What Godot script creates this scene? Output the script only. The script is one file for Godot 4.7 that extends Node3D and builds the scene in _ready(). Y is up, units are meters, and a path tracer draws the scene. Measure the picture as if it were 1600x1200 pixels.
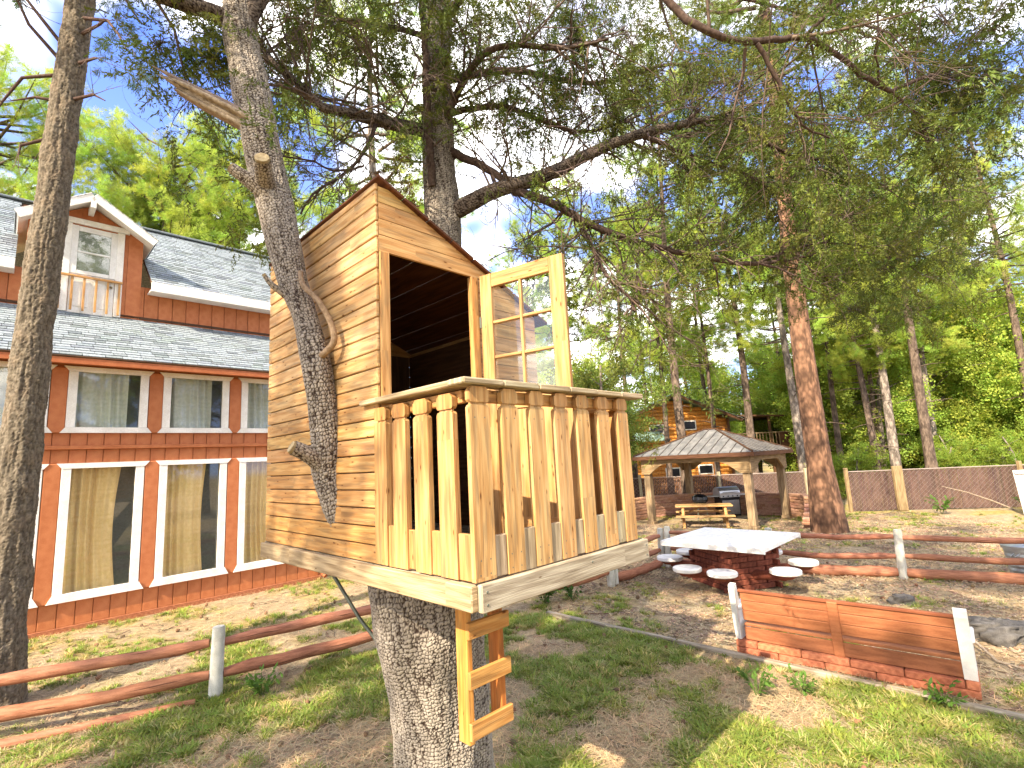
extends Node3D
# A tree house built round an alligator juniper, in the fenced yard of a red cabin in pine woods.

var rng := RandomNumberGenerator.new()
var M := {}
var used := {}
var cache := {}
const TURN := 0.7924          # the yard is laid out on one grid, turned 45.4 degrees
const TO_SUN := Vector3(-0.44, 0.616, 0.654)

# ------------------------------------------------------------------ mesh building
class MB:
	var v := PackedVector3Array()
	var n := PackedVector3Array()
	var uv := PackedVector2Array()
	var c := PackedColorArray()
	func vert(p: Vector3, nn: Vector3, t: Vector2, col: Color) -> void:
		v.append(p); n.append(nn); uv.append(t); c.append(col)
	func quad(a: Vector3, b: Vector3, cc: Vector3, d: Vector3, ua: Vector2, ub: Vector2, uc: Vector2, ud: Vector2, col: Color, hint: Vector3) -> void:
		var g := (b - a).cross(cc - a)
		if g.length_squared() < 1e-16:
			g = (cc - a).cross(d - a)
		var out := g.normalized()
		if out.dot(hint) < 0.0:
			out = -out
			vert(a, out, ua, col); vert(b, out, ub, col); vert(cc, out, uc, col)
			vert(a, out, ua, col); vert(cc, out, uc, col); vert(d, out, ud, col)
		else:
			vert(a, out, ua, col); vert(cc, out, uc, col); vert(b, out, ub, col)
			vert(a, out, ua, col); vert(d, out, ud, col); vert(cc, out, uc, col)
	func tri(a: Vector3, b: Vector3, cc: Vector3, ua: Vector2, ub: Vector2, uc: Vector2, col: Color, hint: Vector3) -> void:
		var out := (b - a).cross(cc - a).normalized()
		if out.dot(hint) < 0.0:
			out = -out
			vert(a, out, ua, col); vert(b, out, ub, col); vert(cc, out, uc, col)
		else:
			vert(a, out, ua, col); vert(cc, out, uc, col); vert(b, out, ub, col)
	func mesh() -> ArrayMesh:
		var arr := []
		arr.resize(Mesh.ARRAY_MAX)
		arr[Mesh.ARRAY_VERTEX] = v
		arr[Mesh.ARRAY_NORMAL] = n
		arr[Mesh.ARRAY_TEX_UV] = uv
		arr[Mesh.ARRAY_COLOR] = c
		var m := ArrayMesh.new()
		m.add_surface_from_arrays(Mesh.PRIMITIVE_TRIANGLES, arr)
		return m
	# chamfered box; the grain (u) runs along its longest side
	func box(size: Vector3, at: Vector3, bas: Basis, bev: float, col: Color, off: Vector2) -> void:
		var h := size * 0.5
		var bv := minf(bev, minf(h.x, minf(h.y, h.z)) * 0.45)
		var la := 0
		if size.y > size.x and size.y >= size.z: la = 1
		elif size.z > size.x and size.z > size.y: la = 2
		var q := []
		for k in 8:
			var s := Vector3(1 if k & 1 else -1, 1 if k & 2 else -1, 1 if k & 4 else -1)
			var row := []
			for ax in 3:
				var p := s * h
				for o in 3:
					if o != ax: p[o] -= s[o] * bv
				row.append(p)
			q.append(row)
		for ax in 3:
			var b1 := 1 << ((ax + 1) % 3)
			var b2 := 1 << ((ax + 2) % 3)
			for sg in 2:
				var base: int = (1 << ax) if sg else 0
				var hint := Vector3.ZERO
				hint[ax] = 1.0 if sg else -1.0
				_bq(q[base][ax], q[base | b1][ax], q[base | b1 | b2][ax], q[base | b2][ax], hint, la, at, bas, col, off)
			if bv > 0.0001:
				# edges parallel to ax
				for k in 4:
					var base2: int = (b1 if k & 1 else 0) | (b2 if k & 2 else 0)
					var top: int = base2 | (1 << ax)
					var a1 := (ax + 1) % 3
					var a2 := (ax + 2) % 3
					var hint2 := Vector3.ZERO
					hint2[a1] = 1.0 if k & 1 else -1.0
					hint2[a2] = 1.0 if k & 2 else -1.0
					_bq(q[base2][a1], q[top][a1], q[top][a2], q[base2][a2], hint2, la, at, bas, col, off)
		if bv > 0.0001:
			for k in 8:
				var s := Vector3(1 if k & 1 else -1, 1 if k & 2 else -1, 1 if k & 4 else -1)
				tri(at + bas * q[k][0], at + bas * q[k][1], at + bas * q[k][2], off, off, off, col, bas * s)
	func _uvof(p: Vector3, hint: Vector3, la: int, off: Vector2) -> Vector2:
		var w := 0.0
		if absf(hint[la]) > 0.9:
			return off + Vector2(p[(la + 1) % 3] * 0.3, p[(la + 2) % 3] * 2.0)
		var o1 := (la + 1) % 3
		var o2 := (la + 2) % 3
		w = p[o1] + p[o2] * 1.0
		return off + Vector2(p[la] * 0.5, w * 2.0)
	func _bq(a: Vector3, b: Vector3, cc: Vector3, d: Vector3, hint: Vector3, la: int, at: Vector3, bas: Basis, col: Color, off: Vector2) -> void:
		quad(at + bas * a, at + bas * b, at + bas * cc, at + bas * d, _uvof(a, hint, la, off), _uvof(b, hint, la, off), _uvof(cc, hint, la, off), _uvof(d, hint, la, off), col, bas * hint)
	# smooth tube along points
	func tube(pts: Array, rad: Array, sides: int, col: Color, cap := true) -> void:
		var cnt := pts.size()
		var up := Vector3.UP
		var d0: Vector3 = (pts[1] - pts[0]).normalized()
		if absf(d0.dot(up)) > 0.9: up = Vector3.RIGHT
		var x := up.cross(d0).normalized()
		var along := 0.0
		var ring := []
		for i in cnt:
			var d: Vector3
			if i == 0: d = d0
			elif i == cnt - 1: d = (pts[i] - pts[i - 1]).normalized()
			else: d = (pts[i + 1] - pts[i - 1]).normalized()
			x = (x - d * x.dot(d)).normalized()
			var y := d.cross(x)
			if i: along += (pts[i] - pts[i - 1]).length()
			var row := []
			for k in sides + 1:
				var a := TAU * k / sides
				var o := x * cos(a) + y * sin(a)
				row.append([pts[i] + o * rad[i], o, Vector2(a * rad[0], along)])
			ring.append(row)
			if i:
				var pr: Array = ring[i - 1]
				for k in sides:
					var A: Array = pr[k]
					var B: Array = pr[k + 1]
					var C: Array = row[k + 1]
					var D: Array = row[k]
					vert(A[0], A[1], A[2], col); vert(C[0], C[1], C[2], col); vert(B[0], B[1], B[2], col)
					vert(A[0], A[1], A[2], col); vert(D[0], D[1], D[2], col); vert(C[0], C[1], C[2], col)
		if cap:
			for e in [0, cnt - 1]:
				if rad[e] < 0.004: continue
				var hint: Vector3 = (pts[0] - pts[1]) if e == 0 else (pts[cnt - 1] - pts[cnt - 2])
				for k in sides:
					tri(pts[e], ring[e][k][0], ring[e][k + 1][0], ring[e][k][2], ring[e][k][2], ring[e][k + 1][2], col, hint)
	# turned shape: profile of (radius, height) round a vertical axis
	func lathe(prof: Array, sides: int, at: Vector3, col: Color) -> void:
		for i in prof.size() - 1:
			var p: Vector2 = prof[i]
			var q2: Vector2 = prof[i + 1]
			var dd := (q2 - p).normalized()
			var nr := Vector2(dd.y, -dd.x)
			for k in sides:
				var a := TAU * k / sides
				var b := TAU * (k + 1) / sides
				var da := Vector3(cos(a), 0, sin(a))
				var db := Vector3(cos(b), 0, sin(b))
				var A := at + da * p.x + Vector3.UP * p.y
				var B := at + db * p.x + Vector3.UP * p.y
				var C := at + db * q2.x + Vector3.UP * q2.y
				var D := at + da * q2.x + Vector3.UP * q2.y
				var na := da * nr.x + Vector3.UP * nr.y
				var nb := db * nr.x + Vector3.UP * nr.y
				var u0 := Vector2(a * 0.3, p.y)
				var u1 := Vector2(b * 0.3, p.y)
				var u2 := Vector2(b * 0.3, q2.y)
				var u3 := Vector2(a * 0.3, q2.y)
				vert(A, na, u0, col); vert(B, nb, u1, col); vert(C, nb, u2, col)
				vert(A, na, u0, col); vert(C, nb, u2, col); vert(D, na, u3, col)

func put(called: String, m: Mesh, mat: Material, parent: Node, at := Vector3.ZERO, bas := Basis()) -> MeshInstance3D:
	var o := MeshInstance3D.new()
	o.name = called
	o.mesh = m
	o.material_override = mat
	o.transform = Transform3D(bas, at)
	if parent == self:
		o.name = numbered(called)
	else:
		o.name = numbered_in(parent, called)
	parent.add_child(o, true)
	return o

func numbered(called: String) -> String:
	return numbered_in(self, called)

func numbered_in(p: Node, called: String) -> String:
	var key := str(p.get_instance_id()) + called
	if not used.has(key):
		used[key] = 0
		return called
	used[key] += 1
	return "%s_%03d" % [called, used[key]]

func thing(called: String, label: String, category: String, at := Vector3.ZERO, turn := 0.0, group := "") -> Node3D:
	var o := Node3D.new()
	o.name = numbered(called)
	add_child(o, true)
	o.position = at
	o.rotation.y = turn
	tag(o, label, category, group)
	return o

func part(called: String, parent: Node, at := Vector3.ZERO, turn := 0.0) -> Node3D:
	var o := Node3D.new()
	o.name = numbered_in(parent, called)
	parent.add_child(o, true)
	o.position = at
	o.rotation.y = turn
	return o

func tag(o: Node, label: String, category: String, group := "") -> void:
	o.set_meta("label", label)
	o.set_meta("category", category)
	if group: o.set_meta("group", group)

func copy(src: Node3D, called: String, label: String, at: Vector3, turn: float, sc: Vector3, group: String) -> Node3D:
	var o: Node3D = src.duplicate()
	o.name = numbered(called)
	add_child(o, true)
	o.transform = Transform3D(Basis(Vector3.UP, turn).scaled_local(sc), at)
	o.set_meta("label", label)
	if group: o.set_meta("group", group)
	return o

func off() -> Vector2:
	return Vector2(rng.randf() * 7.0, rng.randf() * 7.0)

func shade(k: float) -> Color:
	var f := 1.0 + rng.randf_range(-k, k)
	return Color(f, f * (1.0 + rng.randf_range(-k, k) * 0.25), f * (1.0 + rng.randf_range(-k, k) * 0.4))

# one board, brick or bar as a mesh of its own
func bar(called: String, parent: Node, mat: Material, at: Vector3, size: Vector3, col := Color.WHITE, bev := 0.004, bas := Basis()) -> MeshInstance3D:
	var mb := MB.new()
	mb.box(size, Vector3.ZERO, Basis(), bev, col, off())
	return put(called, mb.mesh(), mat, parent, at, bas)

func rod(called: String, parent: Node, mat: Material, pts: Array, r0: float, r1: float, sides := 10, col := Color.WHITE) -> MeshInstance3D:
	var mb := MB.new()
	var rad := []
	for i in pts.size():
		rad.append(lerpf(r0, r1, float(i) / maxf(1.0, pts.size() - 1)))
	mb.tube(pts, rad, sides, col)
	return put(called, mb.mesh(), mat, parent)

func smooth(pts: Array, step: float) -> Array:
	var c := Curve3D.new()
	c.bake_interval = step
	for i in pts.size():
		var p: Vector3 = pts[i]
		var t := Vector3.ZERO
		if i > 0 and i < pts.size() - 1:
			t = (pts[i + 1] - pts[i - 1]) / 6.0
		c.add_point(p, -t, t)
	return Array(c.get_baked_points())

func rnd3() -> Vector3:
	return Vector3(rng.randf_range(-1, 1), rng.randf_range(-1, 1), rng.randf_range(-1, 1))

func noise(kind: int, freq: float, oct: int, sd: int) -> FastNoiseLite:
	var f := FastNoiseLite.new()
	f.seed = sd
	f.noise_type = kind
	f.frequency = freq
	f.fractal_type = FastNoiseLite.FRACTAL_FBM if oct > 1 else FastNoiseLite.FRACTAL_NONE
	f.fractal_octaves = oct
	return f

# ------------------------------------------------------------------ materials
func mat(called: String, col: Color, rough := 0.85, vc := true) -> StandardMaterial3D:
	var m := StandardMaterial3D.new()
	m.resource_name = called
	m.albedo_color = col.linear_to_srgb()
	m.roughness = rough
	m.metallic_specular = 0.35
	m.vertex_color_use_as_albedo = vc
	M[called] = m
	return m

func tex_of(im: Image) -> ImageTexture:
	return ImageTexture.create_from_image(im)

# wood: u along the grain (2 m), v across (0.5 m)
func wood_image(sd: int, light: Color, dark: Color, knots: int, weather: float) -> Array:
	var w := 1024
	var h := 512
	var r := RandomNumberGenerator.new()
	r.seed = sd
	var g1 := noise(FastNoiseLite.TYPE_SIMPLEX, 1.0, 3, sd)
	var g2 := noise(FastNoiseLite.TYPE_SIMPLEX, 1.0, 1, sd + 1)
	var g3 := noise(FastNoiseLite.TYPE_SIMPLEX, 1.0, 2, sd + 2)
	var g4 := noise(FastNoiseLite.TYPE_SIMPLEX, 1.0, 3, sd + 3)
	var kn := []
	for k in knots:
		kn.append(Vector3(r.randf() * w, r.randf() * h, r.randf_range(4.0, 10.0)))
	var data := PackedByteArray()
	data.resize(w * h * 3)
	var hd := PackedByteArray()
	hd.resize(w * h)
	var i := 0
	for y in h:
		var near := []
		for k in kn:
			if absf(k.y - y) < 45.0: near.append(k)
		for x in w:
			var yy := float(y)
			var kd := 0.0
			for k in near:
				var dx: float = (x - k.x) * 0.55
				var dy: float = y - k.y
				var d2 := dx * dx + dy * dy
				var bend := exp(-d2 / (k.z * k.z * 7.0))
				yy += signf(dy) * bend * k.z * 0.8
				kd = maxf(kd, exp(-d2 / (k.z * k.z * 0.35)))
			var ring := sin(yy * 0.42 + g1.get_noise_2d(x * 0.0011, yy * 0.010) * 12.0)
			var fine := g2.get_noise_2d(x * 0.005, y * 0.42)
			var stain := g3.get_noise_2d(x * 0.0032, y * 0.02)
			var t := 0.28 + 0.065 * ring + 0.10 * fine + 0.38 * stain * weather
			t = clampf(t + kd * 0.6, 0.0, 1.0)
			var cr := light.lerp(dark, t)
			var gw := smoothstep(0.12, 0.55, g4.get_noise_2d(x * 0.0035, y * 0.016) + 0.25 * fine) * 0.36
			cr = cr.lerp(Color(0.50, 0.44, 0.37), gw)
			if kd > 0.35:
				cr = cr.lerp(Color(0.28, 0.15, 0.07), (kd - 0.35) * 1.1)
			data[i * 3] = int(clampf(cr.r, 0, 1) * 255)
			data[i * 3 + 1] = int(clampf(cr.g, 0, 1) * 255)
			data[i * 3 + 2] = int(clampf(cr.b, 0, 1) * 255)
			hd[i] = int(clampf(0.6 - 0.12 * ring + 0.22 * fine, 0, 1) * 255)
			i += 1
	return [Image.create_from_data(w, h, false, Image.FORMAT_RGB8, data), Image.create_from_data(w, h, false, Image.FORMAT_L8, hd)]

func wood_mat(called: String, pair: Array, tint: Color, rough: float) -> StandardMaterial3D:
	var m := mat(called, tint, rough)
	m.albedo_texture = pair[2]
	m.heightmap_enabled = true
	m.heightmap_texture = pair[3]
	m.heightmap_scale = 0.25
	return m

# mottled surface: two tones from layered noise, seen through triplanar mapping
func mottle(called: String, a: Color, b: Color, freq: float, scale: Vector3, rough: float, relief: float, sd: int, cell := false) -> StandardMaterial3D:
	var w := 256
	var f := noise(FastNoiseLite.TYPE_SIMPLEX_SMOOTH, freq, 5, sd)
	var im0 := f.get_seamless_image(w, w)
	var g := noise(FastNoiseLite.TYPE_SIMPLEX, freq * 9.0, 2, sd + 5)
	var im1 := g.get_seamless_image(w, w)
	if cell:
		var cn := noise(FastNoiseLite.TYPE_CELLULAR, freq * 3.0, 1, sd + 9)
		cn.cellular_return_type = FastNoiseLite.RETURN_DISTANCE2_SUB
		im1 = cn.get_seamless_image(w, w)
	var im := Image.create(w, w, false, Image.FORMAT_RGB8)
	var hm := Image.create(w, w, false, Image.FORMAT_L8)
	for y in w:
		for x in w:
			var p := im0.get_pixel(x, y).r
			var q := im1.get_pixel(x, y).r
			var t := clampf(0.65 * p + 0.35 * q, 0, 1)
			im.set_pixel(x, y, a.lerp(b, smoothstep(0.2, 0.8, t)).linear_to_srgb())
			hm.set_pixel(x, y, Color(t, t, t))
	var m := mat(called, Color.WHITE, rough)
	m.albedo_texture = tex_of(im)
	m.uv1_triplanar = true
	m.uv1_scale = scale
	if relief > 0.0:
		m.heightmap_enabled = true
		m.heightmap_texture = tex_of(hm)
		m.heightmap_scale = relief
	return m

func make_materials() -> void:
	var wa := wood_image(11, Color(0.89, 0.755, 0.57), Color(0.68, 0.485, 0.28), 34, 1.0)
	wa.append(tex_of(wa[0])); wa.append(tex_of(wa[1]))
	wood_mat("pine_board", wa, Color(0.77, 0.735, 0.675), 0.66)
	var wb := wood_image(37, Color(0.76, 0.72, 0.65), Color(0.51, 0.455, 0.38), 8, 1.3)
	wb.append(tex_of(wb[0])); wb.append(tex_of(wb[1]))
	wood_mat("grey_board", wb, Color(0.85, 0.82, 0.76), 0.8)
	wood_mat("tan_timber", wb, Color(0.62, 0.5, 0.36), 0.75)
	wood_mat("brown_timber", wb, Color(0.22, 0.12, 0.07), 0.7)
	wood_mat("log_siding", wa, Color(0.95, 0.62, 0.25), 0.5)
	mottle("red_paint", Color(0.40, 0.125, 0.045), Color(0.48, 0.170, 0.066), 0.02, Vector3(0.9, 0.9, 0.9), 0.6, 0.06, 3)
	mottle("red_rail", Color(0.23, 0.085, 0.043), Color(0.45, 0.195, 0.11), 0.03, Vector3(0.45, 3.5, 3.5), 0.7, 0.5, 4)
	mottle("red_bench", Color(0.26, 0.088, 0.036), Color(0.38, 0.14, 0.06), 0.02, Vector3(0.5, 3.5, 3.5), 0.62, 0.12, 5)
	mottle("white_paint", Color(0.70, 0.66, 0.59), Color(0.84, 0.81, 0.75), 0.012, Vector3(0.8, 0.8, 0.8), 0.55, 0.04, 6)
	mottle("white_stone", Color(0.62, 0.60, 0.56), Color(0.76, 0.73, 0.69), 0.02, Vector3(1.3, 1.3, 1.3), 0.7, 0.12, 7)
	mottle("post_paint", Color(0.42, 0.40, 0.33), Color(0.66, 0.63, 0.54), 0.02, Vector3(2.0, 0.8, 2.0), 0.75, 0.2, 8)
	mottle("shingle", Color(0.15, 0.175, 0.19), Color(0.33, 0.365, 0.38), 0.05, Vector3(1.4, 1.4, 1.4), 0.9, 0.12, 9)
	mottle("brick", Color(0.31, 0.115, 0.06), Color(0.52, 0.23, 0.125), 0.03, Vector3(1.7, 1.7, 1.7), 0.88, 0.25, 10)
	mottle("block", Color(0.34, 0.175, 0.11), Color(0.54, 0.325, 0.22), 0.03, Vector3(1.7, 1.7, 1.7), 0.9, 0.3, 27)
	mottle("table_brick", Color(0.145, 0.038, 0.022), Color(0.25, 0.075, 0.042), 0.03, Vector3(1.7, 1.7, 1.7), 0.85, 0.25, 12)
	mottle("rock", Color(0.05, 0.045, 0.04), Color(0.155, 0.14, 0.125), 0.02, Vector3(1.5, 1.5, 1.5), 0.9, 0.8, 13)
	mottle("roof_metal", Color(0.085, 0.085, 0.086), Color(0.21, 0.20, 0.19), 0.02, Vector3(0.5, 0.5, 0.5), 0.42, 0.0, 14)
	mottle("green_metal", Color(0.19, 0.30, 0.24), Color(0.27, 0.38, 0.31), 0.01, Vector3(0.3, 0.3, 0.3), 0.5, 0.0, 15)
	mottle("slat", Color(0.078, 0.042, 0.032), Color(0.145, 0.086, 0.066), 0.02, Vector3(0.8, 0.4, 0.8), 0.7, 0.05, 16)
	mottle("curtain_low", Color(0.60, 0.42, 0.14), Color(0.70, 0.52, 0.22), 0.02, Vector3(2, 2, 2), 0.95, 0.05, 17)
	mottle("curtain_high", Color(0.40, 0.43, 0.34), Color(0.52, 0.54, 0.44), 0.02, Vector3(2, 2, 2), 0.95, 0.05, 18)
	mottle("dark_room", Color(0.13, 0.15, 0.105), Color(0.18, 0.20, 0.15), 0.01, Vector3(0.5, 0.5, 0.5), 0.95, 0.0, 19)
	mottle("bark_grey", Color(0.055, 0.038, 0.028), Color(0.24, 0.175, 0.13), 0.014, Vector3(1.5, 0.5, 1.5), 0.95, 2.0, 20, true)
	mottle("bark_red", Color(0.075, 0.04, 0.024), Color(0.31, 0.165, 0.095), 0.012, Vector3(1.3, 0.45, 1.3), 0.95, 2.0, 21, true)
	mottle("bark_pale", Color(0.10, 0.08, 0.065), Color(0.40, 0.33, 0.27), 0.014, Vector3(1.5, 0.5, 1.5), 0.95, 1.5, 22, true)
	mottle("twig", Color(0.065, 0.042, 0.032), Color(0.21, 0.155, 0.12), 0.03, Vector3(3, 3, 3), 0.95, 0.1, 23)
	mottle("dead_wood", Color(0.16, 0.11, 0.07), Color(0.42, 0.34, 0.25), 0.04, Vector3(2, 2, 2), 0.9, 0.6, 24)
	mottle("galvanised", Color(0.36, 0.38, 0.37), Color(0.5, 0.52, 0.50), 0.02, Vector3(1, 1, 1), 0.38, 0.0, 25).metallic = 0.6
	mottle("grill_steel", Color(0.42, 0.42, 0.42), Color(0.52, 0.52, 0.52), 0.02, Vector3(1, 1, 1), 0.3, 0.0, 26).metallic = 0.8
	mat("black_enamel", Color(0.012, 0.012, 0.014), 0.2)
	mat("strap_steel", Color(0.14, 0.15, 0.12), 0.5).metallic = 0.5
	mat("wire", Color(0.27, 0.215, 0.185), 0.5)
	mat("brass", Color(0.20, 0.16, 0.09), 0.35).metallic = 0.8
	var bk := mat("bark", Color.WHITE, 0.95)
	bk.metallic_specular = 0.2
	mat("bark_shaded", Color(0.5, 0.46, 0.45), 0.95).metallic_specular = 0.2  # bark darkened for the upper limbs: canopy shade put into the colour
	var gl := mat("pane", Color(0.9, 0.95, 0.93, 0.015), 0.02, false)
	gl.transparency = BaseMaterial3D.TRANSPARENCY_ALPHA
	gl.metallic_specular = 0.65
	for f in [["juniper_leaf", Color(1, 1, 1), 0.55], ["pine_needle", Color(1, 1, 1), 0.9], ["oak_leaf", Color(1, 1, 1), 0.95], ["grass", Color(1, 1, 1), 0.7]]:
		var m := mat(f[0], f[1], 0.6)
		m.metallic_specular = 0.3
		m.backlight_enabled = true
		m.backlight = Color(f[2], f[2], f[2] * 0.75).linear_to_srgb()
	mat("straw", Color(1, 1, 1), 0.8)

# ------------------------------------------------------------------ bark with real relief
# kind 0: alligator juniper (small square plates), 1: long pine plates
func bark_mesh(pts: Array, radii: Array, res: float, kind: int, sd: int, flare := 0.0) -> ArrayMesh:
	var path := smooth(pts, res)
	var rows := path.size()
	var total := 0.0
	for i in rows - 1: total += (path[i + 1] - path[i]).length()
	var rmax: float = radii.max()
	var cols := int(TAU * rmax / res)
	var cn := noise(FastNoiseLite.TYPE_CELLULAR, 46.0 if kind == 0 else 30.0, 1, sd)
	cn.cellular_return_type = FastNoiseLite.RETURN_DISTANCE2_SUB
	cn.cellular_jitter = 0.7 if kind == 0 else 0.95
	var tint := noise(FastNoiseLite.TYPE_SIMPLEX, 9.0, 3, sd + 1)
	var big := noise(FastNoiseLite.TYPE_SIMPLEX, 1.6, 2, sd + 2)
	var fur := noise(FastNoiseLite.TYPE_SIMPLEX, 3.0, 2, sd + 3)
	var V := PackedVector3Array(); V.resize(rows * (cols + 1))
	var N := PackedVector3Array(); N.resize(rows * (cols + 1))
	var C := PackedColorArray(); C.resize(rows * (cols + 1))
	var x := Vector3.RIGHT
	var along := 0.0
	# furrow and plate tones (linear)
	var lo := Color(0.034, 0.022, 0.017) if kind == 0 else Color(0.058, 0.046, 0.033)
	var hi := Color(0.33, 0.285, 0.235) if kind == 0 else Color(0.215, 0.178, 0.132)
	for i in rows:
		var d: Vector3 = (path[mini(i + 1, rows - 1)] - path[maxi(i - 1, 0)]).normalized()
		x = (x - d * x.dot(d)).normalized()
		var y := d.cross(x)
		if i: along += (path[i] - path[i - 1]).length()
		var ft := along / maxf(total, 0.001) * (radii.size() - 1)
		var k0 := mini(int(ft), radii.size() - 2)
		var r: float = lerpf(radii[k0], radii[k0 + 1], smoothstep(0.0, 1.0, ft - k0) * 0.5 + (ft - k0) * 0.5)
		for k in cols + 1:
			var a := TAU * (k % cols) / cols
			var o := x * cos(a) + y * sin(a)
			var sp := Vector3(cos(a) * r, along, sin(a) * r)
			var rr := r * (1.0 + 0.10 * big.get_noise_3d(sp.x * 1.3, sp.y * 0.6, sp.z * 1.3))
			if flare > 0.0:
				var lobe := 0.55 + 0.45 * cos(a * 5.0 + 1.0)
				rr += flare * exp(-along * 3.2) * lobe
			var ys := 0.78 if kind == 0 else 0.66
			var e := cn.get_noise_3d(sp.x + (0.012 if kind == 0 else 0.035) * fur.get_noise_3d(sp.x * 5, sp.y * 5, sp.z * 5), sp.y * ys, sp.z) + 1.0
			var p := smoothstep(0.03, 0.24, e)
			if kind == 1:
				var e2 := cn.get_noise_3d(sp.x * 2.3 + 7.0, sp.y * 1.1, sp.z * 2.3) + 1.0
				p = clampf(0.45 * smoothstep(0.0, 0.55, e) + 0.25 * smoothstep(0.0, 0.5, e2) + 0.55 * (0.5 + fur.get_noise_3d(sp.x * 7.0, sp.y * 3.0, sp.z * 7.0)), 0, 1)
			var f := fur.get_noise_3d(sp.x * 3.0, sp.y * 0.45, sp.z * 3.0)
			var depth := (0.008 if kind == 0 else 0.014) * minf(1.0, r / 0.12)
			rr += (p - 1.0) * depth + f * depth * 1.4
			var q := i * (cols + 1) + k
			V[q] = path[i] + o * rr
			var t := 0.5 + 0.5 * tint.get_noise_3d(sp.x, sp.y, sp.z)
			var col := lo.lerp(hi, clampf(p * (0.55 + 0.75 * t), 0, 1.15))
			if kind == 1:
				col = col.lerp(Color(0.22, 0.155, 0.10), clampf(tint.get_noise_3d(sp.x * 0.5, sp.y * 0.3, sp.z * 0.5), 0, 0.4) * p)
			C[q] = col
	for i in rows:
		for k in cols + 1:
			var kk := k % cols
			var a: Vector3 = V[i * (cols + 1) + (kk + 1) % cols] - V[i * (cols + 1) + (kk + cols - 1) % cols]
			var b: Vector3 = V[mini(i + 1, rows - 1) * (cols + 1) + kk] - V[maxi(i - 1, 0) * (cols + 1) + kk]
			N[i * (cols + 1) + k] = a.cross(b).normalized()
	var I := PackedInt32Array(); I.resize((rows - 1) * cols * 6)
	var w := 0
	for i in rows - 1:
		for k in cols:
			var a := i * (cols + 1) + k
			var b := a + cols + 1
			I[w] = a; I[w + 1] = b + 1; I[w + 2] = a + 1
			I[w + 3] = a; I[w + 4] = b; I[w + 5] = b + 1
			w += 6
	var arr := []
	arr.resize(Mesh.ARRAY_MAX)
	arr[Mesh.ARRAY_VERTEX] = V
	arr[Mesh.ARRAY_NORMAL] = N
	arr[Mesh.ARRAY_COLOR] = C
	arr[Mesh.ARRAY_INDEX] = I
	var m := ArrayMesh.new()
	m.add_surface_from_arrays(Mesh.PRIMITIVE_TRIANGLES, arr)
	return m

# ------------------------------------------------------------------ foliage pieces
func leaf_blade(mb: MB, p: Vector3, d: Vector3, side: Vector3, l: float, w: float, col: Color, pointed := false) -> void:
	var nn := d.cross(side).normalized()
	var e := p + d * l
	var m1 := p + d * l * 0.45
	mb.vert(p, nn, Vector2.ZERO, col); mb.vert(m1 + side * w, nn, Vector2.ZERO, col); mb.vert(m1 - side * w, nn, Vector2.ZERO, col)
	if not pointed:
		mb.vert(m1 + side * w, nn, Vector2.ZERO, col); mb.vert(e, nn, Vector2.ZERO, col); mb.vert(m1 - side * w, nn, Vector2.ZERO, col)

# a drooping spray of juniper about 45 cm long
func juniper_spray(sd: int) -> ArrayMesh:
	var r := RandomNumberGenerator.new(); r.seed = sd
	var mb := MB.new()
	for s in 11:
		var t := 0.04 + 0.36 * s / 10.0
		var base := Vector3(r.randf_range(-0.02, 0.02), -t * t * 0.9 + r.randf_range(-0.02, 0.02), t)
		var dir := Vector3(r.randf_range(-1, 1), r.randf_range(-0.9, 0.5), r.randf_range(0.0, 1.1)).normalized()
		var ln := r.randf_range(0.06, 0.15)
		for k in 12:
			var f := k / 11.0
			var p := base + dir * ln * f + Vector3(0, -0.05 * f * f, 0)
			var dd := (dir + Vector3(r.randf_range(-1, 1), r.randf_range(-1, 0.8), r.randf_range(-1, 1)) * 0.9).normalized()
			var sd2 := dd.cross(Vector3(r.randf_range(-1, 1), r.randf_range(-1, 1), r.randf_range(-1, 1))).normalized()
			var g := r.randf_range(0.7, 1.35)
			leaf_blade(mb, p, dd, sd2, r.randf_range(0.032, 0.06), r.randf_range(0.005, 0.0085), Color(g * r.randf_range(0.9, 1.15), g, g * r.randf_range(0.7, 1.0)))
	return mb.mesh()

# a pine twig 0.9 m long with tufts of long needles
func pine_bough(sd: int, tufts: int, needles: int, nl: float, nw: float) -> ArrayMesh:
	var r := RandomNumberGenerator.new(); r.seed = sd
	var mb := MB.new()
	for s in tufts:
		var t := 0.12 + 0.8 * s / float(tufts)
		var side := Vector3(r.randf_range(-1, 1), r.randf_range(-0.3, 0.6), 0.4) * (0.32 * (1.1 - t * 0.6))
		var base := Vector3(0, 0.10 * t * t, t) + side
		var axis := (side * 1.2 + Vector3(0, 0.25, 0.5)).normalized()
		for k in needles:
			var rd := Vector3(r.randf_range(-1, 1), r.randf_range(-1, 1), r.randf_range(-1, 1))
			var dd := (axis * r.randf_range(0.3, 1.2) + rd).normalized()
			var sd2 := dd.cross(rd + Vector3(0.1, 0.2, 0.3)).normalized()
			var g := r.randf_range(0.75, 1.3)
			leaf_blade(mb, base + axis * r.randf_range(-0.06, 0.06), dd, sd2, nl * r.randf_range(0.7, 1.15) / 0.45, nw, Color(g * r.randf_range(0.92, 1.1), g, g * 0.9), true)
	return mb.mesh()

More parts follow.
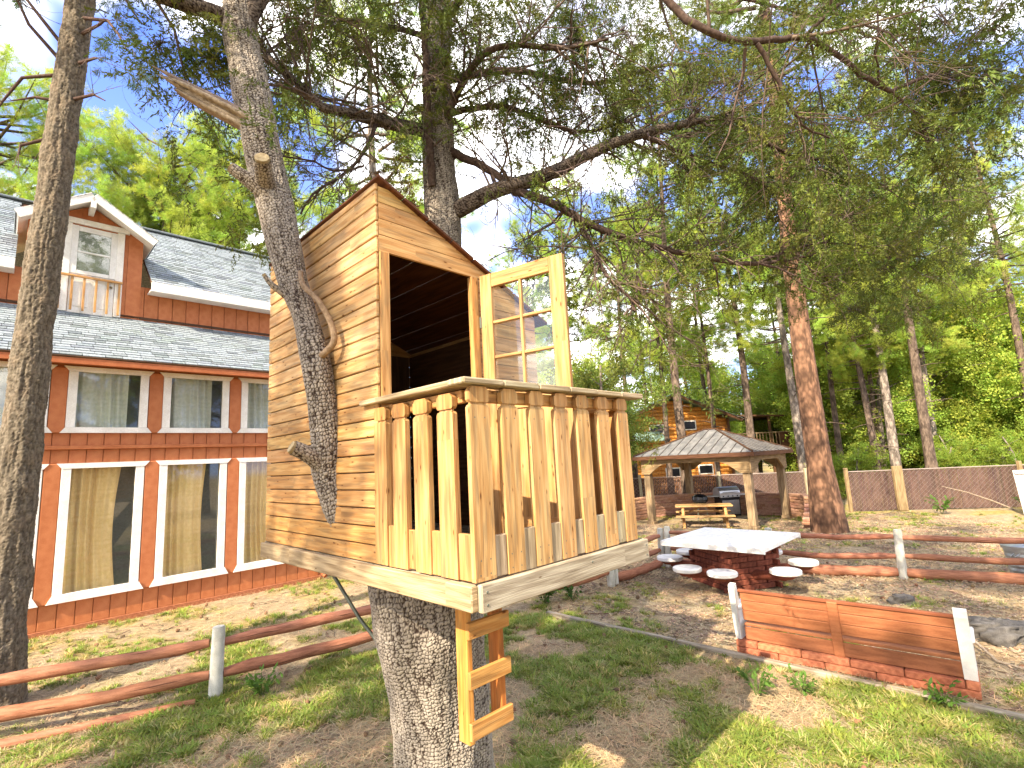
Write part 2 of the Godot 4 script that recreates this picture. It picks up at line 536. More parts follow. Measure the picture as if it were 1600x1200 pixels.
# a leafy oak twig
func oak_bough(sd: int, leaves: int, ll: float) -> ArrayMesh:
	var r := RandomNumberGenerator.new(); r.seed = sd
	var mb := MB.new()
	for k in leaves:
		var t := r.randf()
		var p := Vector3(r.randf_range(-0.35, 0.35) * (0.3 + t), r.randf_range(-0.22, 0.22), t * 0.9)
		var dd := Vector3(r.randf_range(-1, 1), r.randf_range(-0.8, 0.4), r.randf_range(-0.4, 1)).normalized()
		var sd2 := dd.cross(Vector3(r.randf_range(-0.5, 0.5), 1, r.randf_range(-0.5, 0.5))).normalized()
		var g := r.randf_range(0.7, 1.35)
		leaf_blade(mb, p, dd, sd2, ll * r.randf_range(0.7, 1.2), ll * 0.3, Color(g * r.randf_range(0.9, 1.15), g, g * r.randf_range(0.7, 1.0)))
	return mb.mesh()

func scatter(called: String, parent: Node, m: Mesh, material: Material, xf: Array, cols: Array) -> MultiMeshInstance3D:
	var mm := MultiMesh.new()
	mm.transform_format = MultiMesh.TRANSFORM_3D
	mm.use_colors = true
	mm.mesh = m
	mm.instance_count = xf.size()
	for i in xf.size():
		mm.set_instance_transform(i, xf[i])
		mm.set_instance_color(i, cols[i])
	var o := MultiMeshInstance3D.new()
	o.name = numbered_in(parent, called)
	o.multimesh = mm
	o.material_override = material
	o.set_meta("kind", "stuff")
	parent.add_child(o, true)
	return o

func aim(d: Vector3, roll: float, sc: float) -> Basis:
	var z := d.normalized()
	var up := Vector3.UP if absf(z.y) < 0.95 else Vector3.RIGHT
	var x := up.cross(z).normalized()
	var y := z.cross(x)
	return Basis(x, y, z).rotated(z, roll).scaled(Vector3.ONE * sc)

# random spot: even share per colour variation
func leafcol(base: Color, k: float) -> Color:
	var f := 1.0 + rng.randf_range(-k, k)
	var warm := rng.randf_range(0.85, 1.25)
	return Color(base.r * f * warm, base.g * f, base.b * f)

# ------------------------------------------------------------------ background trees
func make_pine(called: String, label: String, h: float, r: float, crown_at: float, spread: float, bark: String, sd: int, needle: Color, dens := 1.0) -> Node3D:
	rng.seed = sd
	var t := thing(called, label, "pine tree")
	var mb := MB.new()
	var pts := []
	var rad := []
	for i in 13:
		var f := i / 12.0
		pts.append(Vector3(sin(f * 5.0 + sd) * 0.10 * f * 3.0, h * f, cos(f * 4.0 + sd) * 0.10 * f * 3.0))
		rad.append(r * (1.0 - f * 0.85) * (1.0 + 0.35 * exp(-f * h * 2.5)))
	mb.tube(pts, rad, 14, Color.WHITE, false)
	put("trunk", mb.mesh(), M[bark], t)
	var lb := MB.new()
	var xa := []; var ca := []; var xb := []; var cb := []
	# dead stubs below the crown
	for k in 9:
		var y := rng.randf_range(crown_at * 0.35, crown_at)
		var a := rng.randf() * TAU
		var o := Vector3(cos(a), rng.randf_range(-0.2, 0.25), sin(a))
		var l := rng.randf_range(0.4, 1.6)
		lb.tube([Vector3(0, y, 0), Vector3(0, y, 0) + o * l * 0.5, Vector3(0, y - 0.1, 0) + o * l], [0.03, 0.02, 0.006], 4, Color.WHITE, false)
	var n := int((h - crown_at) * 4.2 * dens)
	for k in n:
		var f := (k + rng.randf()) / n
		var y := lerpf(crown_at, h * 0.985, f)
		var a := rng.randf() * TAU
		var l := spread * (0.35 + 0.65 * sin(PI * clampf(0.18 + f * 0.82, 0, 1))) * rng.randf_range(0.6, 1.1)
		var o := Vector3(cos(a), 0, sin(a))
		var up := lerpf(-0.12, 0.65, f)
		var p0 := Vector3(0, y, 0)
		var p1 := p0 + o * l * 0.5 + Vector3(0, l * up * 0.35, 0)
		var p2 := p0 + o * l + Vector3(0, l * up * 0.9 + 0.15 * l, 0)
		lb.tube([p0, p1, p2], [0.045 * r / 0.2, 0.03 * r / 0.2, 0.008], 5, Color.WHITE, false)
		var m := int(3 + l * 3.2)
		for j in m:
			var g := 0.3 + 0.7 * (j + rng.randf()) / m
			var p := p0.lerp(p1, g * 2.0) if g < 0.5 else p1.lerp(p2, g * 2.0 - 1.0)
			var d := (o + rnd3() * Vector3(0.9, 0.45, 0.9) + Vector3(0, 0.25, 0))
			var X := Transform3D(aim(d, rng.randf() * TAU, rng.randf_range(0.7, 1.15)), p)
			var c := leafcol(needle, 0.28)
			if rng.randf() < 0.5: xa.append(X); ca.append(c)
			else: xb.append(X); cb.append(c)
	var lim := put("limbs", lb.mesh(), M["bark_grey"], t)
	lim.set_meta("kind", "stuff")
	scatter("foliage", t, cache["bough_a"], M["pine_needle"], xa, ca)
	scatter("foliage", t, cache["bough_b"], M["pine_needle"], xb, cb)
	return t

func make_oak(called: String, label: String, h: float, spread: float, low: float, sd: int, leaf: Color) -> Node3D:
	rng.seed = sd
	var t := thing(called, label, "leafy tree")
	var mb := MB.new()
	var pts := []
	var rad := []
	for i in 8:
		var f := i / 7.0
		pts.append(Vector3(sin(f * 3.0 + sd) * 0.5 * f, h * 0.85 * f, cos(f * 3.7 + sd) * 0.5 * f))
		rad.append(0.16 * (1.0 - f * 0.8) + 0.015)
	mb.tube(pts, rad, 9, Color.WHITE, false)
	put("trunk", mb.mesh(), M["bark_pale"], t)
	var lb := MB.new()
	var xa := []; var ca := []; var xb := []; var cb := []
	var n := int(h * 4.0)
	for k in n:
		var f := (k + rng.randf()) / n
		var y := lerpf(low, h * 0.8, f)
		var ft := y / (h * 0.85) * 7.0
		var p0: Vector3 = pts[mini(int(ft), 6)].lerp(pts[mini(int(ft) + 1, 7)], ft - int(ft))
		var a := rng.randf() * TAU
		var l := spread * sqrt(clampf(sin(PI * (0.15 + 0.75 * f)), 0.05, 1)) * rng.randf_range(0.45, 1.05)
		var o := Vector3(cos(a), rng.randf_range(0.0, 0.8), sin(a)).normalized()
		var p1 := p0 + o * l * 0.5 + rnd3() * 0.2
		var p2 := p0 + o * l + rnd3() * 0.35
		lb.tube([p0, p1, p2], [0.04, 0.022, 0.006], 4, Color.WHITE, false)
		var m := int(5 + l * 5)
		for j in m:
			var g := 0.3 + 0.7 * rng.randf()
			var p := (p0.lerp(p1, g * 2.0) if g < 0.5 else p1.lerp(p2, g * 2.0 - 1.0)) + rnd3() * 0.45
			var X := Transform3D(aim(o + rnd3() * 1.1, rng.randf() * TAU, rng.randf_range(0.65, 1.1)), p)
			var c := leafcol(leaf, 0.25)
			if rng.randf() < 0.5: xa.append(X); ca.append(c)
			else: xb.append(X); cb.append(c)
	var lim := put("limbs", lb.mesh(), M["bark_pale"], t)
	lim.set_meta("kind", "stuff")
	scatter("foliage", t, cache["oak_a"], M["oak_leaf"], xa, ca)
	scatter("foliage", t, cache["oak_b"], M["oak_leaf"], xb, cb)
	return t

# ------------------------------------------------------------------ the juniper that carries the tree house
var tw_mesh: MB
var jx := [[], [], []]
var jc := [[], [], []]

func juniper_sprays(p: Vector3, n: int, r: float, col: Color) -> void:
	for k in n:
		var d := rnd3()
		while d.length_squared() > 1.0: d = rnd3()
		var q := p + d * r
		var dir := d * 0.7 + rnd3() * 0.6 + Vector3(0, -0.1, 0)
		var w := rng.randi() % 3
		jx[w].append(Transform3D(aim(dir, rng.randf_range(-0.6, 0.6), rng.randf_range(0.6, 1.05)), q))
		jc[w].append(leafcol(col, 0.3))

func twigs_from(p: Vector3, d: Vector3, l: float, r: float, depth: int, leaf: float) -> void:
	var pts := [p]
	var q := p
	var dd := d.normalized()
	var segs := 4
	for s in segs:
		dd = (dd + rnd3() * 0.32 + Vector3(0, -0.03, 0)).normalized()
		q += dd * l / segs
		pts.append(q)
	tw_mesh.tube(pts, [r, r * 0.8, r * 0.62, r * 0.45, r * 0.25], 5 if r > 0.01 else 3, shade(0.35), false)
	if depth > 0:
		var n := 2 + rng.randi() % 3
		for k in n:
			var f := rng.randf_range(0.25, 1.0) * segs
			var i := mini(int(f), segs - 1)
			var b: Vector3 = pts[i].lerp(pts[i + 1], f - i)
			twigs_from(b, dd + rnd3() * 0.95, l * rng.randf_range(0.4, 0.7), r * 0.5, depth - 1, leaf)
	elif rng.randf() < leaf:
		juniper_sprays(q, 2, 0.10, JUN)

const JUN := Color(0.115, 0.15, 0.030)

func build_juniper() -> void:
	rng.seed = 77
	var t := thing("juniper_tree", "big alligator juniper with checkered grey bark carrying the tree house", "juniper tree", Vector3(-0.62, 0, -4.28))
	var base := Vector3(0.62, 0, 4.28)
	var tr := [Vector3(-0.62, -0.15, -4.28), Vector3(-0.66, 0.49, -4.25), Vector3(-0.67, 0.95, -4.2), Vector3(-0.72, 1.4, -4.12), Vector3(-0.76, 1.8, -4.08), Vector3(-0.78, 2.04, -4.09)]
	for i in tr.size(): tr[i] += base
	put("trunk", bark_mesh(tr, [0.40, 0.355, 0.35, 0.37, 0.40, 0.42], 0.0066, 0, 5, 0.20), M["bark"], t)
	var mainp := [Vector3(-0.64, 0.55, -4.35), Vector3(-0.62, 1.1, -4.78), Vector3(-0.63, 1.6, -5.22), Vector3(-0.67, 2.15, -5.62), Vector3(-0.70, 3.96, -5.80), Vector3(-0.74, 5.24, -5.85), Vector3(-0.75, 5.91, -5.85), Vector3(-0.77, 6.51, -5.85), Vector3(-0.77, 7.40, -5.85), Vector3(-0.73, 8.23, -5.85), Vector3(-0.65, 9.44, -5.90), Vector3(-0.5, 11.4, -6.00)]
	for i in mainp.size(): mainp[i] += base
	put("stem", bark_mesh(mainp, [0.26, 0.24, 0.225, 0.22, 0.215, 0.23, 0.22, 0.20, 0.185, 0.17, 0.15, 0.13, 0.05], 0.011, 0, 15), M["bark"], t)
	var lean := [Vector3(-0.93, 1.70, -4.04), Vector3(-1.02, 2.05, -3.96), Vector3(-1.24, 2.36, -3.80), Vector3(-1.36, 2.72, -3.73), Vector3(-1.36, 2.95, -3.68), Vector3(-1.41, 3.46, -3.62), Vector3(-1.53, 3.88, -3.69), Vector3(-1.65, 4.17, -3.77), Vector3(-1.87, 4.88, -3.91), Vector3(-2.08, 5.71, -4.0), Vector3(-2.31, 6.55, -4.15), Vector3(-2.38, 6.95, -4.17), Vector3(-2.40, 7.7, -4.2), Vector3(-2.3, 9.0, -4.3)]
	for i in lean.size(): lean[i] += base
	put("limb", bark_mesh(lean, [0.16, 0.14, 0.125, 0.10, 0.095, 0.125, 0.14, 0.15, 0.155, 0.15, 0.135, 0.14, 0.09, 0.05], 0.0068, 0, 25), M["bark"], t)
	tw_mesh = MB.new()
	var W := []
	W.append([[Vector3(-0.63, 5.75, -5.80), Vector3(-0.11, 5.96, -5.70), Vector3(0.52, 6.13, -5.70), Vector3(1.08, 6.39, -5.70), Vector3(1.61, 6.58, -5.70), Vector3(2.25, 6.78, -5.80), Vector3(3.00, 7.02, -6.00)], 0.105, 0.03, 16])
	W.append([[Vector3(-0.64, 6.60, -5.80), Vector3(-0.18, 6.31, -5.75), Vector3(0.12, 6.01, -5.70)], 0.055, 0.042, 2])
	W.append([[Vector3(0.12, 5.97, -5.70), Vector3(0.62, 5.79, -5.75), Vector3(1.12, 5.51, -5.85), Vector3(1.77, 5.32, -6.00), Vector3(2.47, 5.21, -6.20), Vector3(3.29, 5.14, -6.40), Vector3(4.32, 5.38, -6.80)], 0.055, 0.02, 18])
	W.append([[Vector3(-0.80, 6.85, -5.80), Vector3(-1.34, 6.74, -5.40), Vector3(-1.69, 6.66, -5.10), Vector3(-1.90, 6.60, -4.90), Vector3(-2.06, 6.76, -4.80), Vector3(-2.29, 6.95, -4.70), Vector3(-2.50, 7.26, -4.70)], 0.08, 0.03, 14])
	W.append([[Vector3(-0.83, 6.05, -5.67), Vector3(-0.84, 6.87, -5.52), Vector3(-0.83, 7.64, -5.42), Vector3(-0.86, 8.77, -5.30)], 0.05, 0.04, 5])
	W.append([[Vector3(-0.72, 6.87, -5.80), Vector3(-0.50, 7.19, -5.60), Vector3(-0.30, 7.35, -5.40), Vector3(-0.06, 7.51, -5.30), Vector3(0.28, 7.48, -5.20), Vector3(0.72, 7.41, -5.20), Vector3(1.34, 7.59, -5.30)], 0.055, 0.02, 13])
	W.append([[Vector3(-0.70, 7.12, -5.85), Vector3(0.02, 7.18, -5.80), Vector3(0.57, 6.92, -5.80), Vector3(1.15, 6.83, -5.90), Vector3(1.88, 7.16, -6.10)], 0.04, 0.015, 12])
	W.append([[Vector3(-0.72,8.3,-5.80), Vector3(0.2,8.25,-4.70), Vector3(0.79,7.50,-3.90), Vector3(1.27,6.61,-3.60), Vector3(1.50,6.24,-3.60), Vector3(1.73,6.05,-3.60), Vector3(2.06,6.04,-3.70), Vector3(2.60,6.13,-3.80), Vector3(2.90,6.07,-3.90), Vector3(3.19,5.93,-4.00), Vector3(3.51,5.82,-4.10)], 0.05, 0.02, 6])
	W.append([[Vector3(2.60,6.13,-3.80), Vector3(2.75,6.25,-3.75), Vector3(2.99,6.43,-3.70)], 0.022, 0.015, 3])
	W.append([[Vector3(2.15,6.01,-3.70), Vector3(2.32,5.81,-3.80), Vector3(2.47,5.59,-3.90), Vector3(2.65,5.44,-4.00), Vector3(2.90,5.40,-4.10)], 0.02, 0.008, 5])
	W.append([[Vector3(3.51,5.82,-4.10), Vector3(3.90,6.01,-4.20), Vector3(4.47,6.26,-4.40), Vector3(4.98,6.49,-4.50)], 0.018, 0.008, 6])
	W.append([[Vector3(3.51,5.82,-4.10), Vector3(3.87,5.71,-4.30), Vector3(4.10,5.61,-4.50)], 0.015, 0.007, 5])
	W.append([[Vector3(0.92, 5.62, -5.80), Vector3(1.11, 4.90, -5.60), Vector3(1.23, 4.63, -5.50), Vector3(1.38, 4.48, -5.50), Vector3(1.42, 4.32, -5.50)], 0.03, 0.018, 7])
	W.append([[Vector3(1.71, 5.34, -6.00), Vector3(1.57, 4.93, -5.80), Vector3(1.62, 4.58, -5.70), Vector3(1.83, 4.41, -5.70)], 0.018, 0.008, 5])
	W.append([[Vector3(-1.40, 6.73, -5.35), Vector3(-1.49, 6.29, -5.20), Vector3(-1.64, 5.89, -5.00), Vector3(-1.92, 5.53, -4.80), Vector3(-2.05, 5.32, -4.80)], 0.026, 0.010, 8])
	W.append([[Vector3(-1.50, 6.0, -5.1), Vector3(-1.74, 5.84, -4.90), Vector3(-1.92, 5.89, -4.80), Vector3(-2.21, 5.90, -4.70)], 0.014, 0.008, 5])
	W.append([[Vector3(-0.72, 8.18, -5.80), Vector3(-1.37, 8.21, -5.60), Vector3(-1.82, 8.23, -5.50), Vector3(-2.37, 8.09, -5.50)], 0.04, 0.012, 11])
	W.append([[Vector3(-0.72, 7.58, -5.85), Vector3(0.22, 8.00, -6.20), Vector3(1.47, 8.23, -6.80), Vector3(2.94, 8.89, -7.30), Vector3(4.39, 8.75, -7.80)], 0.05, 0.015, 15])
	W.append([[Vector3(1.73, 6.60, -5.70), Vector3(2.65, 6.47, -6.10), Vector3(3.44, 6.34, -6.40), Vector3(4.14, 6.04, -6.80)], 0.03, 0.010, 15])
	W.append([[Vector3(3.00,7.02,-6.00), Vector3(3.92,6.69,-6.40), Vector3(5.06,6.68,-6.80), Vector3(6.13,6.24,-7.20)], 0.03, 0.010, 15])
	W.append([[Vector3(-0.66, 9.24, -5.90), Vector3(0.91, 10.13, -6.60), Vector3(3.43, 10.60, -7.60), Vector3(5.63, 10.56, -8.20), Vector3(7.80, 10.32, -8.80)], 0.06, 0.015, 15])
	W.append([[Vector3(3.29,5.14,-6.40), Vector3(4.57,5.63,-7.00), Vector3(5.86,5.67,-7.50), Vector3(7.27,5.59,-8.00)], 0.02, 0.008, 14])
	W.append([[Vector3(-2.35,6.85,-4.17), Vector3(-2.54,6.96,-4.10), Vector3(-2.74,6.97,-4.00), Vector3(-2.95,6.92,-3.80), Vector3(-3.17,6.89,-3.50), Vector3(-3.9,7.1,-2.9)], 0.085, 0.03, 1])
	W.append([[Vector3(-2.34,6.85,-4.17), Vector3(-2.21,7.23,-4.20), Vector3(-2.00,7.60,-4.20), Vector3(-1.8,8.4,-4.2)], 0.085, 0.05, 3])
	for w in W:
		var pts := []
		for p in smooth(w[0], 0.12): pts.append(p + base)
		var m := pts.size()
		if w[1] >= 0.07:
			put("limb", bark_mesh(pts, [w[1], lerpf(w[1], w[2], 0.3), lerpf(w[1], w[2], 0.65), w[2]], 0.014, 0, 40 + m), M["bark_shaded"], t)
		else:
			for k in range(1, m - 1): pts[k] += rnd3() * 0.008
			rod("limb", t, M["twig"], pts, w[1], w[2], 9, Color(0.55, 0.5, 0.5))  # dark tint paints the canopy shade onto the thinner limbs
		for k in int(w[3] * 2.6):
			var f := rng.randf_range(0.12, 1.0)
			var i := mini(int(f * (m - 1)), m - 2)
			var d: Vector3 = (pts[i + 1] - pts[i]).normalized()
			var side := (d * 0.6 + rnd3() * 1.1).normalized()
			var l := rng.randf_range(0.45, 1.35)
			twigs_from(pts[i], side, l, clampf(w[2] * 0.8, 0.007, 0.016), 2, 0.10 if pts[i].x < base.x + 1.2 else 0.2)
	# foliage masses
	var clumps := []
	for k in [[Vector3(-1.57, 7.67, -5.20), 0.60], [Vector3(-2.24, 7.63, -5.20), 0.60], [Vector3(-2.36, 6.98, -5.00), 0.30], [Vector3(-1.18, 7.41, -5.40), 0.50]]: clumps.append(k)
	for k in [[Vector3(-1.16, 8.10, -5.40), 0.60], [Vector3(-0.22, 7.57, -5.00), 0.60], [Vector3(0.40, 8.20, -5.60), 0.70], [Vector3(1.03, 8.07, -5.60), 0.60]]: clumps.append(k)
	for k in [[Vector3(0.18, 7.12, -5.80), 0.40], [Vector3(0.95, 7.42, -6.00), 0.60], [Vector3(1.83, 8.40, -6.20), 0.70], [Vector3(2.04, 7.70, -6.20), 0.60]]: clumps.append(k)
	for k in [[Vector3(2.90, 8.14, -6.80), 0.80], [Vector3(3.49, 7.86, -6.50), 0.80], [Vector3(4.06, 7.06, -6.40), 0.80], [Vector3(3.12, 6.99, -6.50), 0.60]]: clumps.append(k)
	for k in [[Vector3(3.71, 6.34, -6.60), 0.60], [Vector3(4.78, 6.70, -6.80), 0.80], [Vector3(4.29, 5.64, -7.00), 0.70], [Vector3(5.01, 6.10, -7.00), 0.70]]: clumps.append(k)
	for k in [[Vector3(5.91, 5.50, -7.60), 0.60], [Vector3(6.72, 6.10, -7.60), 0.70], [Vector3(7.26, 6.77, -7.50), 0.50], [Vector3(4.91, 7.47, -6.00), 0.60]]: clumps.append(k)
	for k in [[Vector3(4.16, 7.97, -5.50), 0.60], [Vector3(4.00, 8.97, -6.50), 0.80], [Vector3(4.48, 7.37, -5.00), 0.50], [Vector3(4.64, 6.97, -4.60), 0.45]]: clumps.append(k)
	for k in [[Vector3(5.07, 6.80, -4.60), 0.45], [Vector3(4.33, 6.17, -4.40), 0.30], [Vector3(4.88, 6.29, -4.50), 0.30], [Vector3(4.08, 5.68, -4.50), 0.30]]: clumps.append(k)
	for k in [[Vector3(4.51, 6.03, -4.50), 0.25], [Vector3(2.92, 5.9, -7.40), 0.40]]: clumps.append(k)
	for k in [[Vector3(-2.83, 6.68, -4.20), 0.16], [Vector3(-2.99, 6.58, -4.00), 0.16], [Vector3(-2.66, 6.85, -4.10), 0.16], [Vector3(0.67, 5.06, -5.60), 0.25]]: clumps.append(k)
	for k in [[Vector3(7.33, 5.13, -9.00), 0.50], [Vector3(5.93, 5.05, -8.50), 0.50]]: clumps.append(k)
	for k in [[Vector3(8.90, 6.03, -9.00), 0.60], [Vector3(-0.34, 8.24, -5.00), 0.70], [Vector3(-1.94, 8.25, -5.00), 0.70], [Vector3(2.03, 9.19, -6.00), 0.80]]: clumps.append(k)
	for k in clumps:
		var c: Vector3 = k[0] + base
		var r: float = k[1]
		var share := 0.42 if k[0].x < 1.2 else (0.46 if k[0].x > 3.2 else 0.45)
		for s in int(6 + r * 14):
			var d := rnd3().normalized()
			twigs_from(c - d * r * 0.4, d, r * rng.randf_range(0.7, 1.3), 0.006, 1, 0.6 * share)
		for s in int((2 + r * 13) * share):
			var tone := JUN.lerp(Color(0.17, 0.205, 0.04), rng.randf() * rng.randf())
			juniper_sprays(c + rnd3() * r * 0.95, 7, rng.randf_range(0.12, 0.2), tone)
	# higher canopy, mostly above the picture
	for k in 9:
		var a := rng.randf() * TAU
		var d := rng.randf_range(0.8, 5.0)
		var c := Vector3(cos(a) * d + 1.0, rng.randf_range(9.6, 13.0), sin(a) * d - 0.5)
		for s in 5: twigs_from(c, rnd3(), 0.8, 0.012, 1, 0.5)
		for s in 5: juniper_sprays(c + rnd3() * 0.6, 12, 0.3, JUN)
	for k in 11:
		var c := Vector3(-2.3 + rng.randf_range(-2.2, 2.2), rng.randf_range(9.2, 11.2), -2.6 + rng.randf_range(-1.8, 1.6)) + base
		for s in 4: twigs_from(c, rnd3(), 0.8, 0.012, 1, 0.5)
		for s in 4: juniper_sprays(c + rnd3() * 0.6, 8, 0.25, JUN)
	var tws := put("twigs", tw_mesh.mesh(), M["twig"], t)
	tws.set_meta("kind", "stuff")
	for w in 3:
		scatter("foliage", t, cache["juniper_%d" % w], M["juniper_leaf"], jx[w], jc[w])
	# brown dead foliage hanging beside the stem
	var dx := []; var dc := []
	for k in 46:
		var y := rng.randf_range(5.7, 6.8)
		dx.append(Transform3D(aim(rnd3() + Vector3(0, -1.2, 0), rng.randf() * TAU, rng.randf_range(0.5, 0.8)), Vector3(-1.22 + rng.randf_range(-0.14, 0.14), y, -5.75 + rng.randf_range(-0.15, 0.15)) + base))
		dc.append(leafcol(Color(0.24, 0.13, 0.05), 0.3))
	var df := scatter("dead_foliage", t, cache["juniper_0"], M["juniper_leaf"], dx, dc)
	df.set_meta("label", "brown dead foliage beside the stem")
	# broken limb, torn to fibres
	var sp := [Vector3(-2.04, 5.66, -4.0), Vector3(-2.22, 5.77, -3.95), Vector3(-2.47, 5.88, -3.85), Vector3(-2.62, 5.95, -3.79), Vector3(-2.78, 6.03, -3.73)]
	for i in sp.size(): sp[i] += base
	var s1 := part("broken_stub", t)
	s1.set_meta("label", "torn grey limb broken off short")
	var fib := MB.new()
	for k in 46:
		var a := rng.randf() * TAU
		var q := sqrt(rng.randf())
		var o := Vector3(-0.35 * cos(a), 0.85 * cos(a), sin(a)) * q
		var last := rng.randf_range(0.62, 0.9) + (0.10 if cos(a) > 0.2 else 0.0)
		var pts := []
		var rad := []
		for m in 7:
			var f := last * m / 6.0 * (sp.size() - 1)
			var i := mini(int(f), sp.size() - 2)
			var p: Vector3 = sp[i].lerp(sp[i + 1], f - i)
			pts.append(p + o * lerpf(0.135, 0.08, f / 4.0) + rnd3() * 0.004)
			rad.append(lerpf(0.026, 0.016, m / 6.0) if m < 6 else 0.003)
		fib.tube(pts, rad, 5, shade(0.38), false)
	put("fibres", fib.mesh(), M["dead_wood"], s1)
	for q in [[[Vector3(-1.80, 4.90, -3.93), Vector3(-1.98, 5.05, -3.80), Vector3(-2.13, 5.15, -3.70)], 0.10, 0.045], [[Vector3(-1.95, 5.03, -3.95), Vector3(-1.88, 5.10, -3.72), Vector3(-1.84, 5.15, -3.60)], 0.085, 0.064], [[Vector3(-1.31, 2.68, -3.74), Vector3(-1.43, 2.84, -3.60), Vector3(-1.53, 2.91, -3.50)], 0.075, 0.05], [[Vector3(-1.66, 4.06, -3.74), Vector3(-1.76, 4.14, -3.64), Vector3(-1.80, 4.2, -3.6)], 0.035, 0.016]]:
		var pts := []
		for p in q[0]: pts.append(p + base)
		var cs := part("cut_stub", t)
		put("bark", bark_mesh(pts, [q[1], lerpf(q[1], q[2], 0.6), q[2]], 0.007, 0, 70), M["bark"], cs)
		var d: Vector3 = (pts[2] - pts[1]).normalized()
		var fm := MB.new()
		fm.tube([pts[2] - d * 0.02, pts[2] + d * 0.012, pts[2] + d * 0.018], [q[2] * 0.9, q[2] * 0.9, q[2] * 0.8], 14, Color(1.35, 1.05, 0.8))
		put("cut_face", fm.mesh(), M["dead_wood"], cs)
	var vine := []
	for p in smooth([Vector3(-1.56, 4.24, -3.66), Vector3(-1.50, 4.10, -3.57), Vector3(-1.37, 3.96, -3.52), Vector3(-1.27, 3.78, -3.50), Vector3(-1.25, 3.64, -3.50), Vector3(-1.36, 3.56, -3.56)], 0.04): vine.append(p + base)
	rod("crooked_twig", t, M["dead_wood"], vine, 0.018, 0.026, 8, Color(0.8, 0.7, 0.6))

# ------------------------------------------------------------------ tree house
# local frame: x across the front, -z towards the back, y = height - 2.03
func outline(mb: MB, pts: PackedVector2Array, z0: float, z1: float, col: Color, o: Vector2, upright := true) -> void:
	var idx := Geometry2D.triangulate_polygon(pts)
	for s in 2:
		var z := z1 if s else z0
		for i in range(0, idx.size(), 3):
			var q := []
			for k in 3:
				var p := pts[idx[i + k]]
				q.append([Vector3(p.x, p.y, z), o + (Vector2(p.y * 0.5, p.x * 2.0) if upright else Vector2(p.x * 0.5, p.y * 2.0))])
			mb.tri(q[0][0], q[1][0], q[2][0], q[0][1], q[1][1], q[2][1], col, Vector3(0, 0, 1 if s else -1))
	var mid := Vector2.ZERO
	for p in pts: mid += p / pts.size()
	var cw := Geometry2D.is_polygon_clockwise(pts)
	for i in pts.size():
		var a := pts[i]
		var b := pts[(i + 1) % pts.size()]
		var e := b - a
		var nn := Vector3(e.y, -e.x, 0) * (-1.0 if cw else 1.0)
		mb.quad(Vector3(a.x, a.y, z0), Vector3(b.x, b.y, z0), Vector3(b.x, b.y, z1), Vector3(a.x, a.y, z1), o + Vector2(a.y * 0.5, 0.1), o + Vector2(b.y * 0.5, 0.1), o + Vector2(b.y * 0.5, 0.16), o + Vector2(a.y * 0.5, 0.16), col, nn)

func cut(called: String, parent: Node, m: Material, pts: PackedVector2Array, z0: float, z1: float, col: Color, upright := true, at := Vector3.ZERO, bas := Basis()) -> MeshInstance3D:
	var mb := MB.new()
	outline(mb, pts, z0, z1, col, off(), upright)
	return put(called, mb.mesh(), m, parent, at, bas)

func picket(parent: Node, m: Material, w: float, h: float, col: Color, at: Vector3, bas := Basis()) -> void:
	var a := w * 0.5
	var o := off()
	var mb := MB.new()
	outline(mb, PackedVector2Array([Vector2(-a, 0), Vector2(a, 0), Vector2(a, h - 0.112), Vector2(a - 0.012, h - 0.098), Vector2(-a + 0.012, h - 0.098), Vector2(-a, h - 0.112)]), -0.016, 0.016, col, o)
	outline(mb, PackedVector2Array([Vector2(-a + 0.014, h - 0.099), Vector2(a - 0.014, h - 0.099), Vector2(a - 0.014, h - 0.083), Vector2(-a + 0.014, h - 0.083)]), -0.007, 0.007, col, o)
	outline(mb, PackedVector2Array([Vector2(-a + 0.010, h - 0.084), Vector2(a - 0.010, h - 0.084), Vector2(a, h - 0.072), Vector2(a, h - 0.024), Vector2(a - 0.022, h), Vector2(-a + 0.022, h), Vector2(-a, h - 0.024), Vector2(-a, h - 0.072)]), -0.016, 0.016, col * Color(0.93, 0.86, 0.76), o)
	put("picket", mb.mesh(), m, parent, at, bas)

func board_tint(y: float) -> Color:
	# boards lower down keep more of their orange stain, the top ones are greyer
	var k := clampf((3.6 - y) / 1.3, 0, 1)
	var g := clampf((y - 4.0) / 0.6, 0, 1) * rng.randf_range(0.3, 1.0)
	return Color(1.0, 0.96, 0.88).lerp(Color(0.94, 0.77, 0.55), k).lerp(Color(0.66, 0.64, 0.60), g * 0.6) * shade(0.17)

